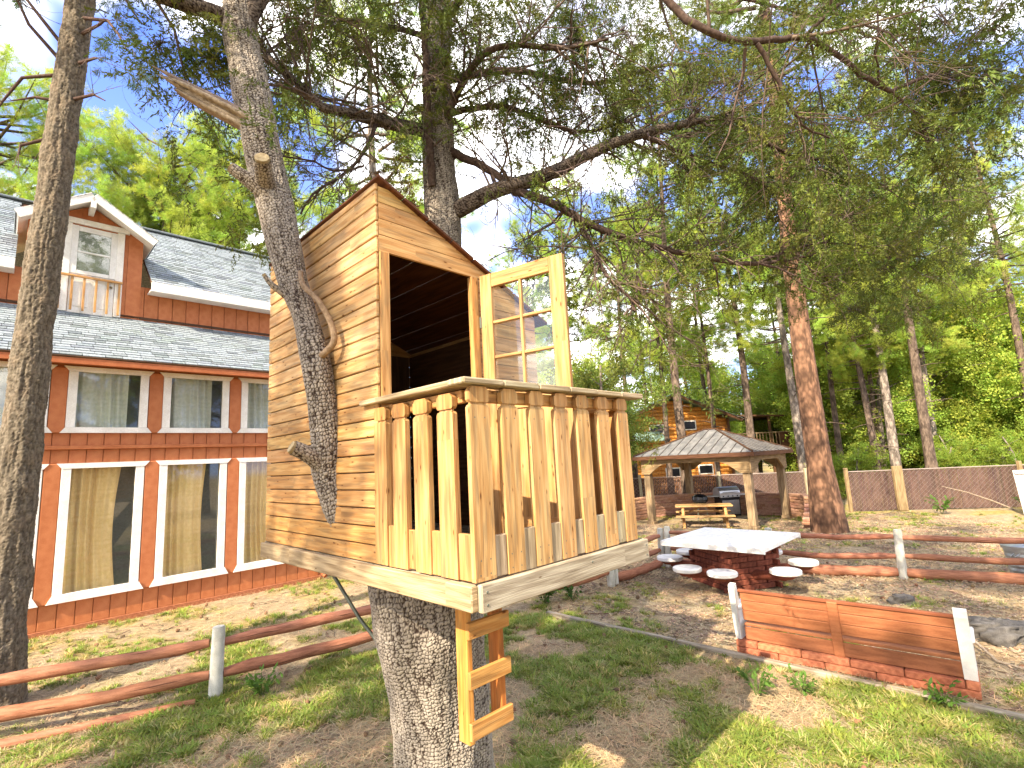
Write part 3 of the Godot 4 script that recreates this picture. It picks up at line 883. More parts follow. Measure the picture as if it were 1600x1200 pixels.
func build_tree_house() -> void:
	rng.seed = 5
	var B := 2.03
	var t := thing("tree_house", "small wooden tree house with slanted roof, railed balcony and open glazed door", "tree house", Vector3(-0.229, B, -2.6), TURN)
	var pb: Material = M["pine_board"]
	var gb: Material = M["grey_board"]
	# left wall, board by board
	var y := 2.15
	while y < 4.66:
		var h := minf(0.113, 4.69 - y)
		bar("wall_board", t, pb, Vector3(0.011 + rng.randf_range(-0.002, 0.002), y + h * 0.5 - B, -1.86), Vector3(0.022, h - 0.008, 1.92), board_tint(y), 0.005)
		y += 0.113
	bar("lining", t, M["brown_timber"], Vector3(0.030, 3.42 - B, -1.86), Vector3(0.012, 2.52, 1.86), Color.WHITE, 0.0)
	# front: gable boards and the wall right of the doorway
	y = 4.2
	var sl := 0.465
	while y < 4.66:
		var h := minf(0.118, 4.70 - y)
		var xa := minf((4.715 - y) / sl, 1.55)
		var xb := maxf((4.715 - y - h + 0.005) / sl, 0.03)
		cut("gable_board", t, pb, PackedVector2Array([Vector2(0.024, y - B), Vector2(xa, y - B), Vector2(xb, y + h - 0.005 - B), Vector2(0.024, y + h - 0.005 - B)]), -0.922, -0.90, Color(1.0, 0.88, 0.70) * shade(0.13), false)
		y += 0.118
	y = 2.15
	while y < 4.195:
		var h := minf(0.114, 4.197 - y)
		var xa := minf((4.715 - y) / sl, 1.56)
		var xb := minf((4.715 - y - h + 0.005) / sl, 1.56)
		cut("front_board", t, pb, PackedVector2Array([Vector2(0.905, y - B), Vector2(xa, y - B), Vector2(xb, y + h - 0.005 - B), Vector2(0.905, y + h - 0.005 - B)]), -0.922, -0.90, board_tint(y + 0.3), false)
		y += 0.114
	bar("door_post", t, pb, Vector3(0.062, 3.175 - B, -0.915), Vector3(0.074, 2.045, 0.05), Color(1, 0.88, 0.70))
	bar("door_post", t, pb, Vector3(0.868, 3.175 - B, -0.915), Vector3(0.07, 2.045, 0.05), Color(1, 0.85, 0.62))
	# right and back walls
	y = 2.15
	while y < 3.92:
		bar("side_board", t, pb, Vector3(1.54, y + 0.056 - B, -1.86), Vector3(0.022, 0.107, 1.9), board_tint(y), 0.004)
		bar("back_board", t, pb, Vector3(0.776, y + 0.056 - B, -2.81), Vector3(1.5, 0.107, 0.022), board_tint(y), 0.004)
		y += 0.113
	bar("side_board", t, pb, Vector3(1.54, 3.974 - B, -1.86), Vector3(0.022, 0.034, 1.9), board_tint(3.9), 0.004)
	cut("back_gable", t, pb, PackedVector2Array([Vector2(0.026, 3.93 - B), Vector2(1.55, 3.93 - B), Vector2(1.55, 3.992 - B), Vector2(0.026, 4.70 - B)]), -2.82, -2.80, Color(0.9, 0.75, 0.55), false)
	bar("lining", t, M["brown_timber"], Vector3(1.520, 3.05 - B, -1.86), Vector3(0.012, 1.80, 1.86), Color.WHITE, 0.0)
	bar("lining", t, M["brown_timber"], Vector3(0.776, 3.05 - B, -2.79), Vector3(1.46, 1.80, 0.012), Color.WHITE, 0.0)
	# roof boards run front to back on the slope
	var rd := Vector3(1.0, -sl, 0).normalized()
	var rb := Basis(rd, Vector3(sl, 1, 0).normalized(), Vector3(0, 0, 1))
	for k in 8:
		var c := Vector3(0.0, 4.730 - B, -1.875) + rd * (0.235 * (k + 0.5))
		bar("roof_board", t, M["tan_timber"], c, Vector3(0.226, 0.024, 2.02), Color(0.36, 0.17, 0.10) * shade(0.15), 0.004, rb)
	# floor
	for k in 11:
		bar("floor_board", t, gb, Vector3(0.075 + 0.14 * k, 2.131 - B, -1.41), Vector3(0.135, 0.03, 2.78), shade(0.12), 0.004)
	# skirt beams
	bar("skirt_beam", t, gb, Vector3(-0.020, 2.088 - B, -1.402), Vector3(0.044, 0.122, 2.83), Color(1.0, 0.86, 0.66), 0.006)
	bar("skirt_beam", t, gb, Vector3(0.782, 2.086 - B, 0.024), Vector3(1.562, 0.132, 0.038), Color(0.98, 0.98, 0.97), 0.005)
	bar("skirt_beam", t, gb, Vector3(1.575, 2.086 - B, -1.41), Vector3(0.036, 0.128, 2.80), Color(0.9, 0.9, 0.88), 0.005)
	bar("skirt_beam", t, gb, Vector3(0.78, 2.086 - B, -2.845), Vector3(1.54, 0.128, 0.036), Color(0.9, 0.9, 0.88), 0.005)
	for k in 4:
		bar("joist", t, gb, Vector3(0.78, 2.07 - B, -0.35 - k * 0.7), Vector3(1.52, 0.09, 0.04), Color(0.7, 0.65, 0.6), 0.004)
	# balcony railing
	var xs := [0.07, 0.295, 0.52, 0.745, 0.965, 1.195, 1.43]
	for i in xs.size():
		var w := 0.14 if i == 0 else 0.128
		var tint := Color(1.0, 0.94, 0.82) * shade(0.08)
		picket(t, pb, w, 0.985, tint, Vector3(xs[i], 2.158 - B, -0.012))
		if i:
			var a: float = xs[i - 1] + (0.07 if i == 1 else 0.064) + 0.003
			var b: float = xs[i] - 0.064 - 0.003
			bar("filler_board", t, gb, Vector3((a + b) * 0.5, 2.262 - B, -0.016), Vector3(b - a, 0.21 + rng.randf_range(-0.016, 0.016), 0.026), Color(0.98, 0.9, 0.78) * shade(0.1), 0.004)
	var ts := [0.205, 0.435, 0.66, 0.875]
	var ry := Basis(Vector3.UP, -PI / 2)
	var before := 0.032
	for i in ts.size():
		var w := 0.142
		picket(t, pb, w, 0.965, Color(0.93, 0.82, 0.66) * shade(0.1), Vector3(0.014, 2.158 - B, -ts[i]), ry)
		var a := before
		var b: float = ts[i] - w * 0.5 - 0.003
		bar("filler_board", t, pb, Vector3(0.018, 2.272 - B, -(a + b) * 0.5), Vector3(0.026, 0.23 + rng.randf_range(-0.015, 0.015), b - a), Color(0.90, 0.76, 0.57) * shade(0.1), 0.004)
		before = ts[i] + w * 0.5 + 0.003
	for i in 5:
		picket(t, pb, 0.135, 0.965, Color(1.0, 0.88, 0.70) * shade(0.1), Vector3(1.53, 2.158 - B, -0.14 - i * 0.185), ry)
	bar("filler_board", t, gb, Vector3(1.525, 2.296 - B, -0.47), Vector3(0.02, 0.27, 0.86), Color(0.9, 0.8, 0.68), 0.004)
	for k in 6:
		bar("cap_rail", t, gb, Vector3(-0.055 + 0.29 * (k + 0.5), 3.168 - B, -0.035 + rng.randf_range(-0.003, 0.003)), Vector3(0.286, 0.034 + rng.randf_range(-0.002, 0.002), 0.14), Color(1.0, 0.92, 0.8) * shade(0.1), 0.006)
	bar("cap_rail", t, gb, Vector3(0.028, 3.168 - B, -0.592), Vector3(0.135, 0.034, 0.965), Color(1.02, 0.9, 0.74), 0.006)
	bar("cap_rail", t, gb, Vector3(1.53, 3.167 - B, -0.50), Vector3(0.12, 0.032, 0.78), Color(1.0, 0.92, 0.8), 0.006)
	bar("rail", t, pb, Vector3(0.80, 3.10 - B, -0.055), Vector3(1.44, 0.07, 0.036), Color(0.95, 0.8, 0.6), 0.004)
	bar("rail", t, pb, Vector3(0.055, 3.10 - B, -0.50), Vector3(0.036, 0.07, 0.80), Color(0.95, 0.8, 0.6), 0.004)
	bar("rail", t, pb, Vector3(1.49, 3.10 - B, -0.50), Vector3(0.036, 0.07, 0.80), Color(0.95, 0.8, 0.6), 0.004)
	# screw heads along the skirt
	for p in [Vector3(0.035, 2.055, 0.045), Vector3(0.035, 2.115, 0.045), Vector3(1.53, 2.05, 0.045), Vector3(1.53, 2.115, 0.045), Vector3(0.9, 2.11, 0.045)]:
		var mb := MB.new()
		mb.lathe([Vector2(0.0, 0.002), Vector2(0.006, 0.0005), Vector2(0.007, -0.002)], 8, Vector3.ZERO, Color.WHITE)
		put("screw", mb.mesh(), M["strap_steel"], t, p - Vector3(0, B, 0), Basis(Vector3.RIGHT, PI / 2))
	var nm := MB.new()
	var yy := 2.15
	while yy < 4.6:
		for zz in [-0.95, -1.86, -2.76]:
			for e in 2:
				var p := Vector3(-0.0005, yy + 0.03 + 0.05 * e - B, zz + rng.randf_range(-0.012, 0.012))
				for k in 6:
					var a0 := TAU * k / 6.0
					var a1 := TAU * (k + 1) / 6.0
					nm.tri(p, p + Vector3(-0.0005, sin(a0), cos(a0)) * 0.0045, p + Vector3(-0.0005, sin(a1), cos(a1)) * 0.0045, Vector2.ZERO, Vector2.ZERO, Vector2.ZERO, Color.WHITE, Vector3(-1, 0, 0))
		yy += 0.113
	for i in xs.size():
		for q in [0.03, 0.10, 0.82]:
			for e in [-1, 1]:
				var p := Vector3(xs[i] + 0.035 * e + rng.randf_range(-0.006, 0.006), 2.158 + q - B, 0.0046)
				for k in 6:
					var a0 := TAU * k / 6.0
					var a1 := TAU * (k + 1) / 6.0
					nm.tri(p, p + Vector3(cos(a0), sin(a0), 0) * 0.0045, p + Vector3(cos(a1), sin(a1), 0) * 0.0045, Vector2.ZERO, Vector2.ZERO, Vector2.ZERO, Color.WHITE, Vector3(0, 0, 1))
	put("nail_heads", nm.mesh(), M["strap_steel"], t).set_meta("kind", "stuff")
	# open door, hinged at the right of the doorway
	var d := part("door", t, Vector3(0.912, 2.17 - B, -0.868), deg_to_rad(-77.5))
	var dc := Color(0.96, 0.87, 0.73)
	var W := 0.735
	var H := 2.03
	bar("stile", d, pb, Vector3(0.055, H * 0.5, 0), Vector3(0.105, H, 0.042), dc * shade(0.05))
	bar("stile", d, pb, Vector3(W - 0.0575, H * 0.5, 0), Vector3(0.115, H, 0.042), dc * shade(0.05))
	bar("top_rail", d, pb, Vector3(0.365, H - 0.055, 0), Vector3(W - 0.224, 0.11, 0.040), dc * shade(0.05))
	bar("middle_rail", d, pb, Vector3(0.365, 1.01, 0), Vector3(W - 0.224, 0.12, 0.040), dc)
	bar("bottom_rail", d, pb, Vector3(0.365, 0.09, 0), Vector3(W - 0.224, 0.17, 0.040), dc)
	bar("panel", d, pb, Vector3(0.365, 0.56, 0), Vector3(W - 0.226, 0.78, 0.016), dc * shade(0.05))
	bar("mullion", d, pb, Vector3(0.365, 1.495, 0), Vector3(0.022, 0.85, 0.036), dc)
	for k in 2:
		for e in 2:
			bar("glazing_bar", d, pb, Vector3(0.232 if e == 0 else 0.498, 1.36 + 0.275 * k, 0), Vector3(0.242, 0.022, 0.034), dc)
	for k in 3:
		for e in 2:
			bar("pane", d, M["pane"], Vector3(0.232 if e == 0 else 0.498, 1.21 + 0.278 * k, 0), Vector3(0.24, 0.25, 0.004), Color.WHITE, 0.0)
	for k in 2:
		bar("hinge", d, M["strap_steel"], Vector3(0.0, 0.35 + 1.3 * k, 0.018), Vector3(0.02, 0.09, 0.02), Color.WHITE, 0.003)

	# ladder under the balcony corner
	var o := Vector3(-0.229, 0, -2.6)
	var l := thing("ladder", "short yellow wooden ladder hanging below the tree house balcony", "ladder", o + Basis(Vector3.UP, TURN) * Vector3(0.4, 1.2, -0.45), TURN)
	var lc := Color(1.0, 0.72, 0.36)
	bar("stile", l, pb, Vector3(-0.125, 0.40, 0), Vector3(0.04, 0.82, 0.10), lc * shade(0.05))
	bar("stile", l, pb, Vector3(0.125, 0.42, 0), Vector3(0.04, 0.78, 0.10), Color(0.75, 0.42, 0.2))
	for k in 3:
		bar("rung", l, pb, Vector3(0.012, 0.065 + 0.265 * k, 0.064), Vector3(0.325, 0.092, 0.026), Color(1.0, 0.80, 0.5) * shade(0.06))
	var br := thing("brace", "thin grey green steel strap bracing the platform to the trunk", "brace", Vector3(-0.98, 1.27, -4.05))
	rod("strap", br, M["strap_steel"], [Vector3(0, 0, 0), Vector3(-0.31, 0.32, -0.12), Vector3(-0.62, 0.75, -0.22)], 0.014, 0.014, 6)
	bar("foot_plate", br, M["strap_steel"], Vector3(0.01, -0.02, 0), Vector3(0.03, 0.10, 0.05), Color.WHITE, 0.004)

# ------------------------------------------------------------------ red cabin
# local frame: x along the front, +z outwards, y up
func window_unit(c: Node3D, u: float, y0: float, y1: float, sill: float, head: float, high: bool) -> void:
	var w := part("window", c, Vector3(u, 0, 0))
	var wp: Material = M["white_paint"]
	cut("sill", w, wp, PackedVector2Array([Vector2(-0.22, y0 - sill), Vector2(1.25, y0 - sill), Vector2(1.17, y0), Vector2(-0.14, y0)]), 0.0, 0.07, shade(0.03))
	cut("head", w, wp, PackedVector2Array([Vector2(-0.14, y1), Vector2(1.17, y1), Vector2(1.25, y1 + head), Vector2(-0.22, y1 + head)]), 0.0, 0.06, shade(0.03))
	for x in [-0.07, 1.09]:
		bar("jamb", w, wp, Vector3(x, (y0 + y1) * 0.5, 0.022), Vector3(0.145, y1 - y0 - 0.004, 0.06), shade(0.03), 0.006)
	bar("pane", w, M["pane"], Vector3(0.51, (y0 + y1) * 0.5, -0.03), Vector3(1.03, y1 - y0 - 0.006, 0.006), Color.WHITE, 0.0)
	# curtain of soft folds
	var mb := MB.new()
	var n := 70
	var x0 := 0.0
	var xe := rng.randf_range(0.8, 0.98) if high else rng.randf_range(0.70, 0.92)
	var ph := rng.randf() * 6.0
	var rows := 8
	var P := func(i: int, j: int) -> Vector3:
		var f := float(i) / n
		var g := float(j) / rows
		var xx := lerpf(x0, xe - (0.0 if high else (0.05 + 0.05 * sin(ph * 1.7)) * sin(PI * g)) + 0.05 * sin(ph) , f)
		return Vector3(xx, lerpf(y0 - 0.1, y1 + 0.05, g), -0.16 + (0.026 + 0.016 * sin(f * 7.0 + ph)) * sin(f * 36.0 + ph + 0.9 * g) + 0.026 * sin(f * 13.0 + ph * 2.0 + 0.6 * g))
	for i in n:
		for j in rows:
			var a: Vector3 = P.call(i, j)
			var b: Vector3 = P.call(i + 1, j)
			var cc: Vector3 = P.call(i + 1, j + 1)
			var d: Vector3 = P.call(i, j + 1)
			mb.quad(a, b, cc, d, Vector2.ZERO, Vector2.ZERO, Vector2.ZERO, Vector2.ZERO, Color.WHITE, Vector3(0, 0, 1))
	put("curtain", mb.mesh(), M["curtain_high"] if high else M["curtain_low"], w)

func shingles(parent: Node, o: Vector3, along: Vector3, up: Vector3, width: float, slope: float, row: float, tab: float) -> void:
	var nrm := up.cross(along).normalized()
	if nrm.y < 0: nrm = -nrm
	var mb := MB.new()
	var rows := int(slope / row)
	for j in rows:
		var x := -tab * rng.randf()
		while x < width:
			var w := tab * rng.randf_range(0.7, 1.3)
			var xa := maxf(x + 0.004, 0.0)
			var xb := minf(x + w - 0.004, width)
			if xb > xa + 0.02:
				var s0 := j * row
				var s1 := (j + 1.25) * row
				var lift := rng.randf_range(0.016, 0.024)
				var a := o + along * xa + up * s0 + nrm * lift
				var b := o + along * xb + up * s0 + nrm * lift
				var cc := o + along * xb + up * s1 + nrm * 0.004
				var d := o + along * xa + up * s1 + nrm * 0.004
				var g := rng.randf_range(0.55, 1.35)
				var col := Color(g, g * rng.randf_range(0.98, 1.05), g * rng.randf_range(0.95, 1.08))
				var z := Vector2.ZERO
				mb.quad(a, b, cc, d, z, z, z, z, col, nrm)
				var dn := nrm * (lift + 0.004)
				mb.quad(a, b, b - dn, a - dn, z, z, z, z, col * 0.9, -up)
			x += w
	var p := put("shingles", mb.mesh(), M["shingle"], parent)
	p.set_meta("kind", "stuff")

func build_cabin() -> void:
	rng.seed = 9
	var c := thing("cabin", "two storey red cabin with white trimmed windows and grey shingle roofs", "house", Vector3(-7.53, 0, -11.0), TURN)
	var rp: Material = M["red_paint"]
	var wp: Material = M["white_paint"]
	var U0 := -6.6
	var U1 := 3.45
	var ln := U1 - U0
	var um := (U0 + U1) * 0.5
	# vertical planks in the three bands
	var k := 0
	while U0 + 0.262 * (k + 1) < U1 + 0.01:
		var u := U0 + 0.262 * (k + 0.5)
		for band in [[0.10, 0.55], [3.12, 3.385], [3.465, 3.71]]:
			bar("plank", c, rp, Vector3(u, (band[0] + band[1]) * 0.5, -0.012 + rng.randf_range(-0.002, 0.002)), Vector3(0.250, band[1] - band[0] - 0.002, 0.024), shade(0.07), 0.005)
		k += 1
	bar("wall", c, rp, Vector3(um, 0.29, -0.075), Vector3(ln - 0.01, 0.60, 0.10), Color(0.8, 0.8, 0.8), 0.0)
	bar("wall", c, rp, Vector3(um, 3.415, -0.075), Vector3(ln - 0.01, 0.62, 0.10), Color(0.8, 0.8, 0.8), 0.0)
	bar("wall", c, rp, Vector3(um, 5.10, -0.055), Vector3(ln - 0.01, 0.20, 0.10), Color(1.05, 1.05, 1.05), 0.0)
	bar("ledge", c, rp, Vector3(um, 3.425, 0.02), Vector3(ln, 0.075, 0.10), Color(1.05, 1.0, 1.0), 0.008)
	bar("base_strip", c, M["brick"], Vector3(um, 0.03, -0.04), Vector3(ln, 0.14, 0.10), Color(0.8, 0.7, 0.6), 0.01)
	# pillars between the windows, and the windows
	for i in range(-4, 3):
		var u := 1.57 * i
		for seg in [[0.552, 3.118], [3.712, 5.0]]:
			bar("pillar", c, rp, Vector3(u + 1.30, (seg[0] + seg[1]) * 0.5, -0.02), Vector3(0.25, seg[1] - seg[0], 0.14), shade(0.06), 0.012)
		if u > -6.0 and u < 2.0:
			window_unit(c, u, 0.70, 3.02, 0.15, 0.10, false)
			window_unit(c, u, 3.82, 4.93, 0.11, 0.10, true)
	# rooms behind the glass
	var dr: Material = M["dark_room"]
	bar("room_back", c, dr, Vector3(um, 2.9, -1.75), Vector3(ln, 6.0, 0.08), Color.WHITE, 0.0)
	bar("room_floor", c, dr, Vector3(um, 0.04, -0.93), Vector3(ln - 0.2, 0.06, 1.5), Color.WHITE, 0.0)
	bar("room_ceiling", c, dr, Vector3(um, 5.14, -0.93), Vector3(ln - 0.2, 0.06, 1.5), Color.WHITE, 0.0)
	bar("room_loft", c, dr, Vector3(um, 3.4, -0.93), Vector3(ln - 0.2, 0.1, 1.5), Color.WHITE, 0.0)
	# end walls
	for e in 2:
		bar("end_wall", c, rp, Vector3(U1 - 0.04 if e else U0 + 0.04, 2.6, -2.35), Vector3(0.1, 5.15, 4.5), Color.WHITE, 0.0)
	cut("end_gable", c, rp, PackedVector2Array([Vector2(-0.02, 5.15), Vector2(-1.8, 6.4), Vector2(-1.8, 7.3), Vector2(-5.0, 9.9), Vector2(-5.2, 9.9), Vector2(-8.0, 7.3), Vector2(-8.0, 5.15)]), -0.05, 0.05, Color.WHITE, true, Vector3(U1 - 0.06, 0, 0), Basis(Vector3.UP, -PI / 2) )
	# wing set back past the downspout
	bar("wing_wall", c, rp, Vector3(U1 + 0.65, 2.7, -0.75), Vector3(1.3, 5.4, 0.1), Color(0.9, 0.9, 0.9), 0.0)
	rod("downspout", c, rp, [Vector3(U1 - 0.07, 5.1, 0.10), Vector3(U1 - 0.07, 0.5, 0.10), Vector3(U1 - 0.07, 0.22, 0.12), Vector3(U1 - 0.03, 0.10, 0.28)], 0.055, 0.055, 10, Color(0.75, 0.7, 0.7))
	# lower roof
	var up := Vector3(0, 0.535, -0.845).normalized()
	var e0 := Vector3(U0 - 0.5, 5.19, 0.46)
	var wd := ln + 1.9
	var mid := e0 + Vector3(wd * 0.5, 0, 0) + up * 1.38
	bar("lower_roof", c, M["brown_timber"], mid - Vector3(0, 0.06, 0), Vector3(wd, 0.06, 2.76), Color.WHITE, 0.004, Basis(Vector3.RIGHT, up.cross(Vector3.RIGHT) * -1.0, -up))
	shingles(c, e0 - Vector3(0, 0.02, 0), Vector3.RIGHT, up, wd, 2.78, 0.135, 0.30)
	bar("eave_board", c, rp, Vector3(e0.x + wd * 0.5, 5.09, 0.44), Vector3(wd, 0.16, 0.035), Color(0.9, 0.85, 0.85), 0.006)
	bar("soffit", c, rp, Vector3(e0.x + wd * 0.5, 5.08, 0.22), Vector3(wd, 0.03, 0.40), Color.WHITE, 0.0)
	bar("flashing", c, M["brown_timber"], Vector3(e0.x + wd * 0.5, 6.665, -1.83), Vector3(wd, 0.06, 0.10), Color(0.8, 0.8, 0.9), 0.004)
	# upper wall planks
	k = 0
	while U0 + 0.30 * (k + 1) < U1 + 1.0:
		bar("upper_plank", c, rp, Vector3(U0 + 0.30 * (k + 0.5), 7.03, -1.812 + rng.randf_range(-0.002, 0.002)), Vector3(0.288, 0.86, 0.024), shade(0.07), 0.005)
		k += 1
	bar("upper_wall", c, rp, Vector3(um + 0.4, 7.0, -1.88), Vector3(ln + 0.9, 0.95, 0.10), Color(0.8, 0.8, 0.8), 0.0)
	# upper roof each side of the dormer, then its far slope
	var up2 := Vector3(0, 0.66, -0.84).normalized()
	var dl := -2.62
	var dR := -0.24
	for side in [[U0 - 0.5, dl - U0 + 0.5], [dR, U1 + 1.2 - dR]]:
		var o := Vector3(side[0], 7.50, -1.36)
		var w: float = side[1]
		bar("upper_roof", c, M["brown_timber"], o + Vector3(w * 0.5, -0.05, 0) + up2 * 2.2, Vector3(w, 0.06, 4.4), Color.WHITE, 0.004, Basis(Vector3.RIGHT, up2.cross(Vector3.RIGHT) * -1.0, -up2))
		shingles(c, o, Vector3.RIGHT, up2, w, 4.4, 0.145, 0.30)
		bar("fascia", c, wp, o + Vector3(w * 0.5, -0.125, 0.02), Vector3(w, 0.235, 0.04), shade(0.02), 0.006)
		bar("eave_soffit", c, wp, o + Vector3(w * 0.5, -0.20, -0.22), Vector3(w, 0.03, 0.42), shade(0.02), 0.0)
	var top := Vector3(um + 0.35, 7.50 + up2.y * 4.4, -1.36 + up2.z * 4.4)
	bar("ridge_cap", c, M["shingle"], top + Vector3(0, 0.02, 0), Vector3(ln + 1.6, 0.05, 0.3), Color(0.8, 0.8, 0.8), 0.01)
	var dn := Vector3(0, -0.66, -0.84).normalized()
	bar("rear_roof", c, M["shingle"], top + dn * 2.3, Vector3(ln + 1.6, 0.08, 4.6), Color.WHITE, 0.0, Basis(Vector3.RIGHT, Vector3.RIGHT.cross(dn) * -1.0, dn))
	bar("mid_roof", c, M["brown_timber"], Vector3((dl + dR) * 0.5, 7.5, -1.36) + up2 * 3.4 + Vector3(0, -0.06, 0), Vector3(dR - dl - 0.01, 0.06, 2.0), Color.WHITE, 0.0, Basis(Vector3.RIGHT, up2.cross(Vector3.RIGHT) * -1.0, -up2))
	# dormer
	var dm := part("dormer", c, Vector3(-1.43, 0, -1.8))
	cut("gable_wall", dm, rp, PackedVector2Array([Vector2(-1.05, 6.6), Vector2(1.05, 6.6), Vector2(1.05, 8.62), Vector2(0, 9.24), Vector2(-1.05, 8.62)]), -0.10, 0.0, Color(0.9, 0.9, 0.9))
	for s in 7:
		var xa := -1.05 + 0.30 * s + 0.004
		var xb := xa + 0.292
		cut("plank", dm, rp, PackedVector2Array([Vector2(xa, 6.62), Vector2(xb, 6.62), Vector2(xb, 9.23 - absf(xb) * 0.59), Vector2(clampf(0.0, xa, xb), 9.23 - absf(clampf(0.0, xa, xb)) * 0.59 + 0.001), Vector2(xa, 9.23 - absf(xa) * 0.59)]), 0.001, 0.02, shade(0.06))
	for s in [-1, 1]:
		bar("cheek", dm, rp, Vector3(1.0 * s, 7.75, -0.85), Vector3(0.08, 1.9, 1.6), Color(0.85, 0.85, 0.85), 0.0)
		var rdir := Vector3(1.0 * s, -0.66, 0).normalized()
		var nn := Vector3(0.66 * s, 1.0, 0).normalized()
		var bs := Basis(rdir, nn, rdir.cross(nn))
		bar("roof_side", dm, wp, Vector3(0, 9.31, -0.85) + rdir * 0.735, Vector3(1.46, 0.05, 2.7), Color.WHITE, 0.0, bs)
		bar("rake_board", dm, wp, Vector3(0, 9.28, 0.515) + rdir * 0.735, Vector3(1.47, 0.19, 0.05), shade(0.02), 0.006, bs)
		shingles(dm, Vector3(1.26 * s, 9.36 - 0.83, 0.55), Vector3(0, 0, -1), -rdir, 2.9, 1.48, 0.145, 0.30)
	bar("ridge_beam", dm, wp, Vector3(0, 9.07, 0.27), Vector3(0.10, 0.16, 0.56), Color.WHITE, 0.008)
	bar("door_frame", dm, wp, Vector3(0.60, 7.66, 0.035), Vector3(0.14, 2.12, 0.06), Color.WHITE, 0.006)
	bar("door_frame", dm, wp, Vector3(-0.38, 7.66, 0.035), Vector3(0.14, 2.12, 0.06), Color.WHITE, 0.006)
	bar("door_frame", dm, wp, Vector3(0.11, 8.79, 0.04), Vector3(1.30, 0.13, 0.075), Color.WHITE, 0.006)
	var dc := Color(0.92, 0.93, 0.95)
	bar("door", dm, wp, Vector3(0.11, 7.05, 0.03), Vector3(0.82, 0.92, 0.03), dc, 0.004)
	bar("door_panel", dm, wp, Vector3(-0.08, 7.05, 0.05), Vector3(0.28, 0.62, 0.014), dc, 0.006)
	bar("door_panel", dm, wp, Vector3(0.30, 7.05, 0.05), Vector3(0.28, 0.62, 0.014), dc, 0.006)
	bar("door_sash", dm, wp, Vector3(-0.25, 8.10, 0.035), Vector3(0.12, 1.17, 0.045), dc, 0.005)
	bar("door_sash", dm, wp, Vector3(0.47, 8.10, 0.035), Vector3(0.12, 1.17, 0.045), dc, 0.005)
	bar("door_sash", dm, wp, Vector3(0.11, 8.62, 0.035), Vector3(0.595, 0.12, 0.045), dc, 0.005)
	bar("door_sash", dm, wp, Vector3(0.11, 7.56, 0.035), Vector3(0.595, 0.09, 0.045), dc, 0.005)
	bar("door_sash", dm, wp, Vector3(0.11, 8.06, 0.035), Vector3(0.595, 0.04, 0.045), dc, 0.005)
	bar("door_glass", dm, M["pane"], Vector3(0.11, 8.08, 0.040), Vector3(0.59, 0.98, 0.006), Color.WHITE, 0.0)
	bar("room_back", dm, M["dark_room"], Vector3(0.11, 8.08, 0.026), Vector3(0.60, 0.99, 0.008), Color(2, 2.3, 2.2), 0.0)
	var kn := MB.new()
	kn.lathe([Vector2(0.0, -0.03), Vector2(0.022, -0.02), Vector2(0.03, 0.0), Vector2(0.022, 0.02), Vector2(0, 0.03)], 10, Vector3.ZERO, Color.WHITE)
	put("door_knob", kn.mesh(), M["brass"], dm, Vector3(0.46, 7.30, 0.085))
	put("door_knob", kn.mesh(), M["black_enamel"], dm, Vector3(0.46, 7.44, 0.075))
	# guard of tan slats across the door
	var tan: Material = M["pine_board"]
	bar("guard_rail", dm, tan, Vector3(0.09, 7.44, 0.115), Vector3(1.16, 0.05, 0.05), Color(1.0, 0.85, 0.66), 0.004)
	for s in 6:
		bar("guard_slat", dm, tan, Vector3(-0.46 + 0.215 * s, 7.02, 0.105), Vector3(0.045, 0.78, 0.03), Color(1.0, 0.86, 0.68) * shade(0.05), 0.004)

# ------------------------------------------------------------------ yard things
func ground_y(_x: float, _z: float) -> float:
	return 0.0

